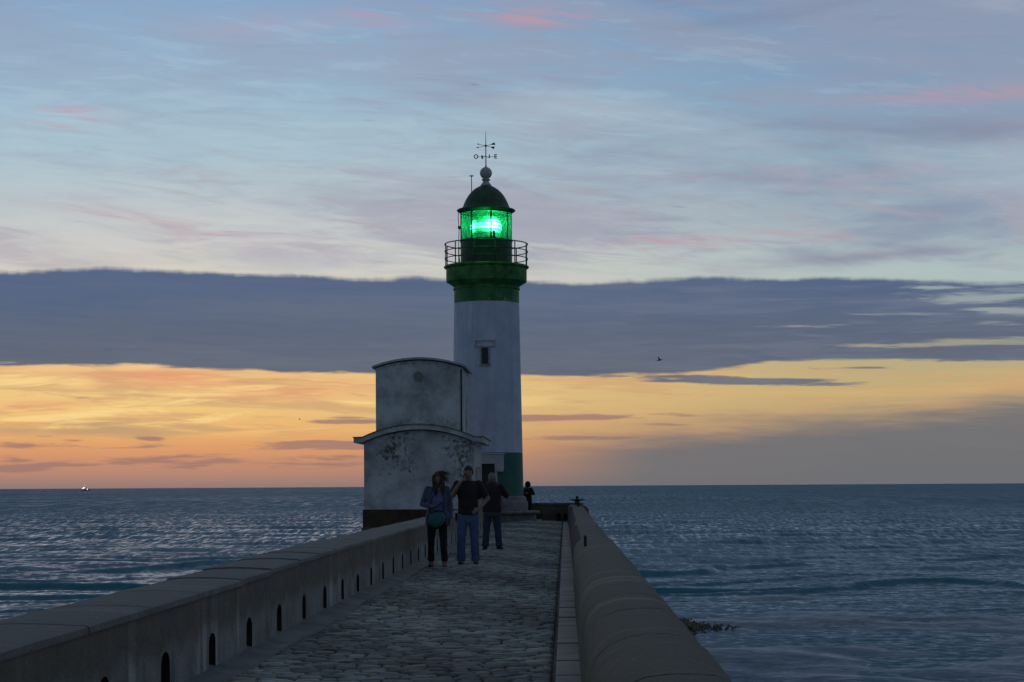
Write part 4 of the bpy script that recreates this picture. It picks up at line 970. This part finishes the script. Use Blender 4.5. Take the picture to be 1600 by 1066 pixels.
for a_, b_, c_ in (('hl','kl','al'),('hr','kr','ar')): limb(mb, [J2[a_], J2[b_], J2[c_]], [.085,.058,.040], .08)
mb.ball(J2['al']+V3(0,.03,-.03), .04, .09, .04); mb.ball(J2['ar']+V3(0,.03,-.03), .04, .09, .04)
hand(mb, J2['wl'], (.25,-.1,.95), (.6,-.6,0), .5, 1, -1); hand(mb, J2['wr'], (-.25,-.1,.95), (-.6,-.6,0), .5, 1, 1)
r2 = head(mb, h2, PI, R(-4))
man2 = finish(mb, 'grey haired man in a dark jacket standing with his back to the camera, hands raised', L2, 0)
face_bits(man2, h2, r2)
jk = cloth('dark_jacket', (.030,.022,.026), 12, .7); sw = cloth('olive_shirt', (.05,.06,.04)); dj = cloth('dark_denim', (.045,.06,.10), 10, .6)
mb = MB(); mb.loft([((0,0,.86),.215,.155),((0,0,.92),.218,.160),((0,0,1.06),.205,.158),((0,0,1.20),.205,.152),((0,0,1.32),.212,.140),((0,.01,1.40),.185,.115),((0,.02,1.47),.105,.085),((0,.03,1.50),.080,.075)], seg=22)
for a_, b_, c_ in (('sl','el','wl'),('sr','er','wr')): limb(mb, [J2[a_], J2[b_], J2[b_].lerp(J2[c_], .92)], [.078,.070,.050], .03)
mb.loft([((-0.19,0,1.385),.050,.056),((-0.10450000000000001,0.005,1.415),0.055,.060),((0,0.005,1.43),0.055,.062),((0.10450000000000001,0.005,1.415),0.055,.060),((0.19,0,1.385),.050,.056)], side=(0,1,0), seg=14)
remesh(mb.build('jacket', jk, man2, smooth=True), .010, 4)
mb = MB(); mb.loft([((0,0,.745),.180,.140),((0,0,.80),.188,.148),((0,0,.88),.190,.145)], seg=20); remesh(mb.build('shirt_hem', sw, man2, smooth=True), .012, 2)
trousers('jeans', dj, man2, J2, wz=.93, th=.100, kn=.078, hem=.076)
shoe('shoe', J2['al'].x, J2['al'].y, PI+R(14), M['black'], man2); shoe('shoe', J2['ar'].x, J2['ar'].y, PI-R(24), M['black'], man2)
hair_cap(man2, h2, r2, hg, seed=4, thick=.006)

# ---- hooded person beside the tower
L4 = (-1.56, 78.0, .0)
J4 = dict(hl=V3(-.07,0,.84), kl=V3(-.06,-.02,.46), al=V3(-.08,.0,.085), hr=V3(.07,0,.84), kr=V3(.08,-.02,.46), ar=V3(.07,.02,.085),
          sl=V3(-.12,.06,1.30), sr=V3(.13,-.06,1.30), el=V3(-.15,.04,1.06), wl=V3(.10,-.16,1.10), er=V3(.24,-.08,1.10), wr=V3(.02,-.20,1.12))
h4 = V3(.0,-.01,1.475); mb = MB()
mb.loft([((0,.0,.80),.13,.11),((0,0,.93),.13,.11),((0,0,1.10),.13,.11),((0,0,1.26),.14,.11),((0,0,1.33),.09,.08),((0,0,1.40),.05,.05)], seg=18)
for a_, b_, c_ in (('sl','el','wl'),('sr','er','wr')): limb(mb, [J4[a_], J4[b_], J4[c_]], [.050,.040,.027], .05)
for a_, b_, c_ in (('hl','kl','al'),('hr','kr','ar')): limb(mb, [J4[a_], J4[b_], J4[c_]], [.078,.052,.036], .08)
mb.ball(J4['al']+V3(0,-.03,-.03), .036, .08, .036); mb.ball(J4['ar']+V3(0,-.03,-.03), .036, .08, .036)
hand(mb, J4['wl'], (.8,.2,.1), (0,1,0), .5, .9, 1); hand(mb, J4['wr'], (-.8,.2,.1), (0,1,0), .5, .9, -1)
r4 = head(mb, h4, R(50), 0, .9)
p4 = finish(mb, 'distant person in dark hooded clothes with folded arms beside the lighthouse base', L4, 0, .008)
face_bits(p4, h4, r4, .9)
mb = MB(); mb.loft([((0,0,.78),.165,.14),((0,0,.90),.165,.145),((0,0,1.08),.155,.14),((0,0,1.24),.165,.14),((0,0,1.33),.11,.10)], seg=18); mb.ball(h4+V3(-.01,.025,.01), .125, .135, .150)
for a_, b_, c_ in (('sl','el','wl'),('sr','er','wr')): limb(mb, [J4[a_], J4[b_], J4[b_].lerp(J4[c_], .92)], [.070,.062,.048], .03)
remesh(mb.build('hooded_coat', cloth('black_coat', (.014,.013,.014)), p4, smooth=True), .012, 3)
trousers('trousers', bk, p4, J4, wz=.86, hip=(.15,.12), th=.088, kn=.066, hem=.06)
shoe('shoe', J4['al'].x, J4['al'].y, R(20), M['black'], p4, .95); shoe('shoe', J4['ar'].x, J4['ar'].y, R(40), M['black'], p4, .95)
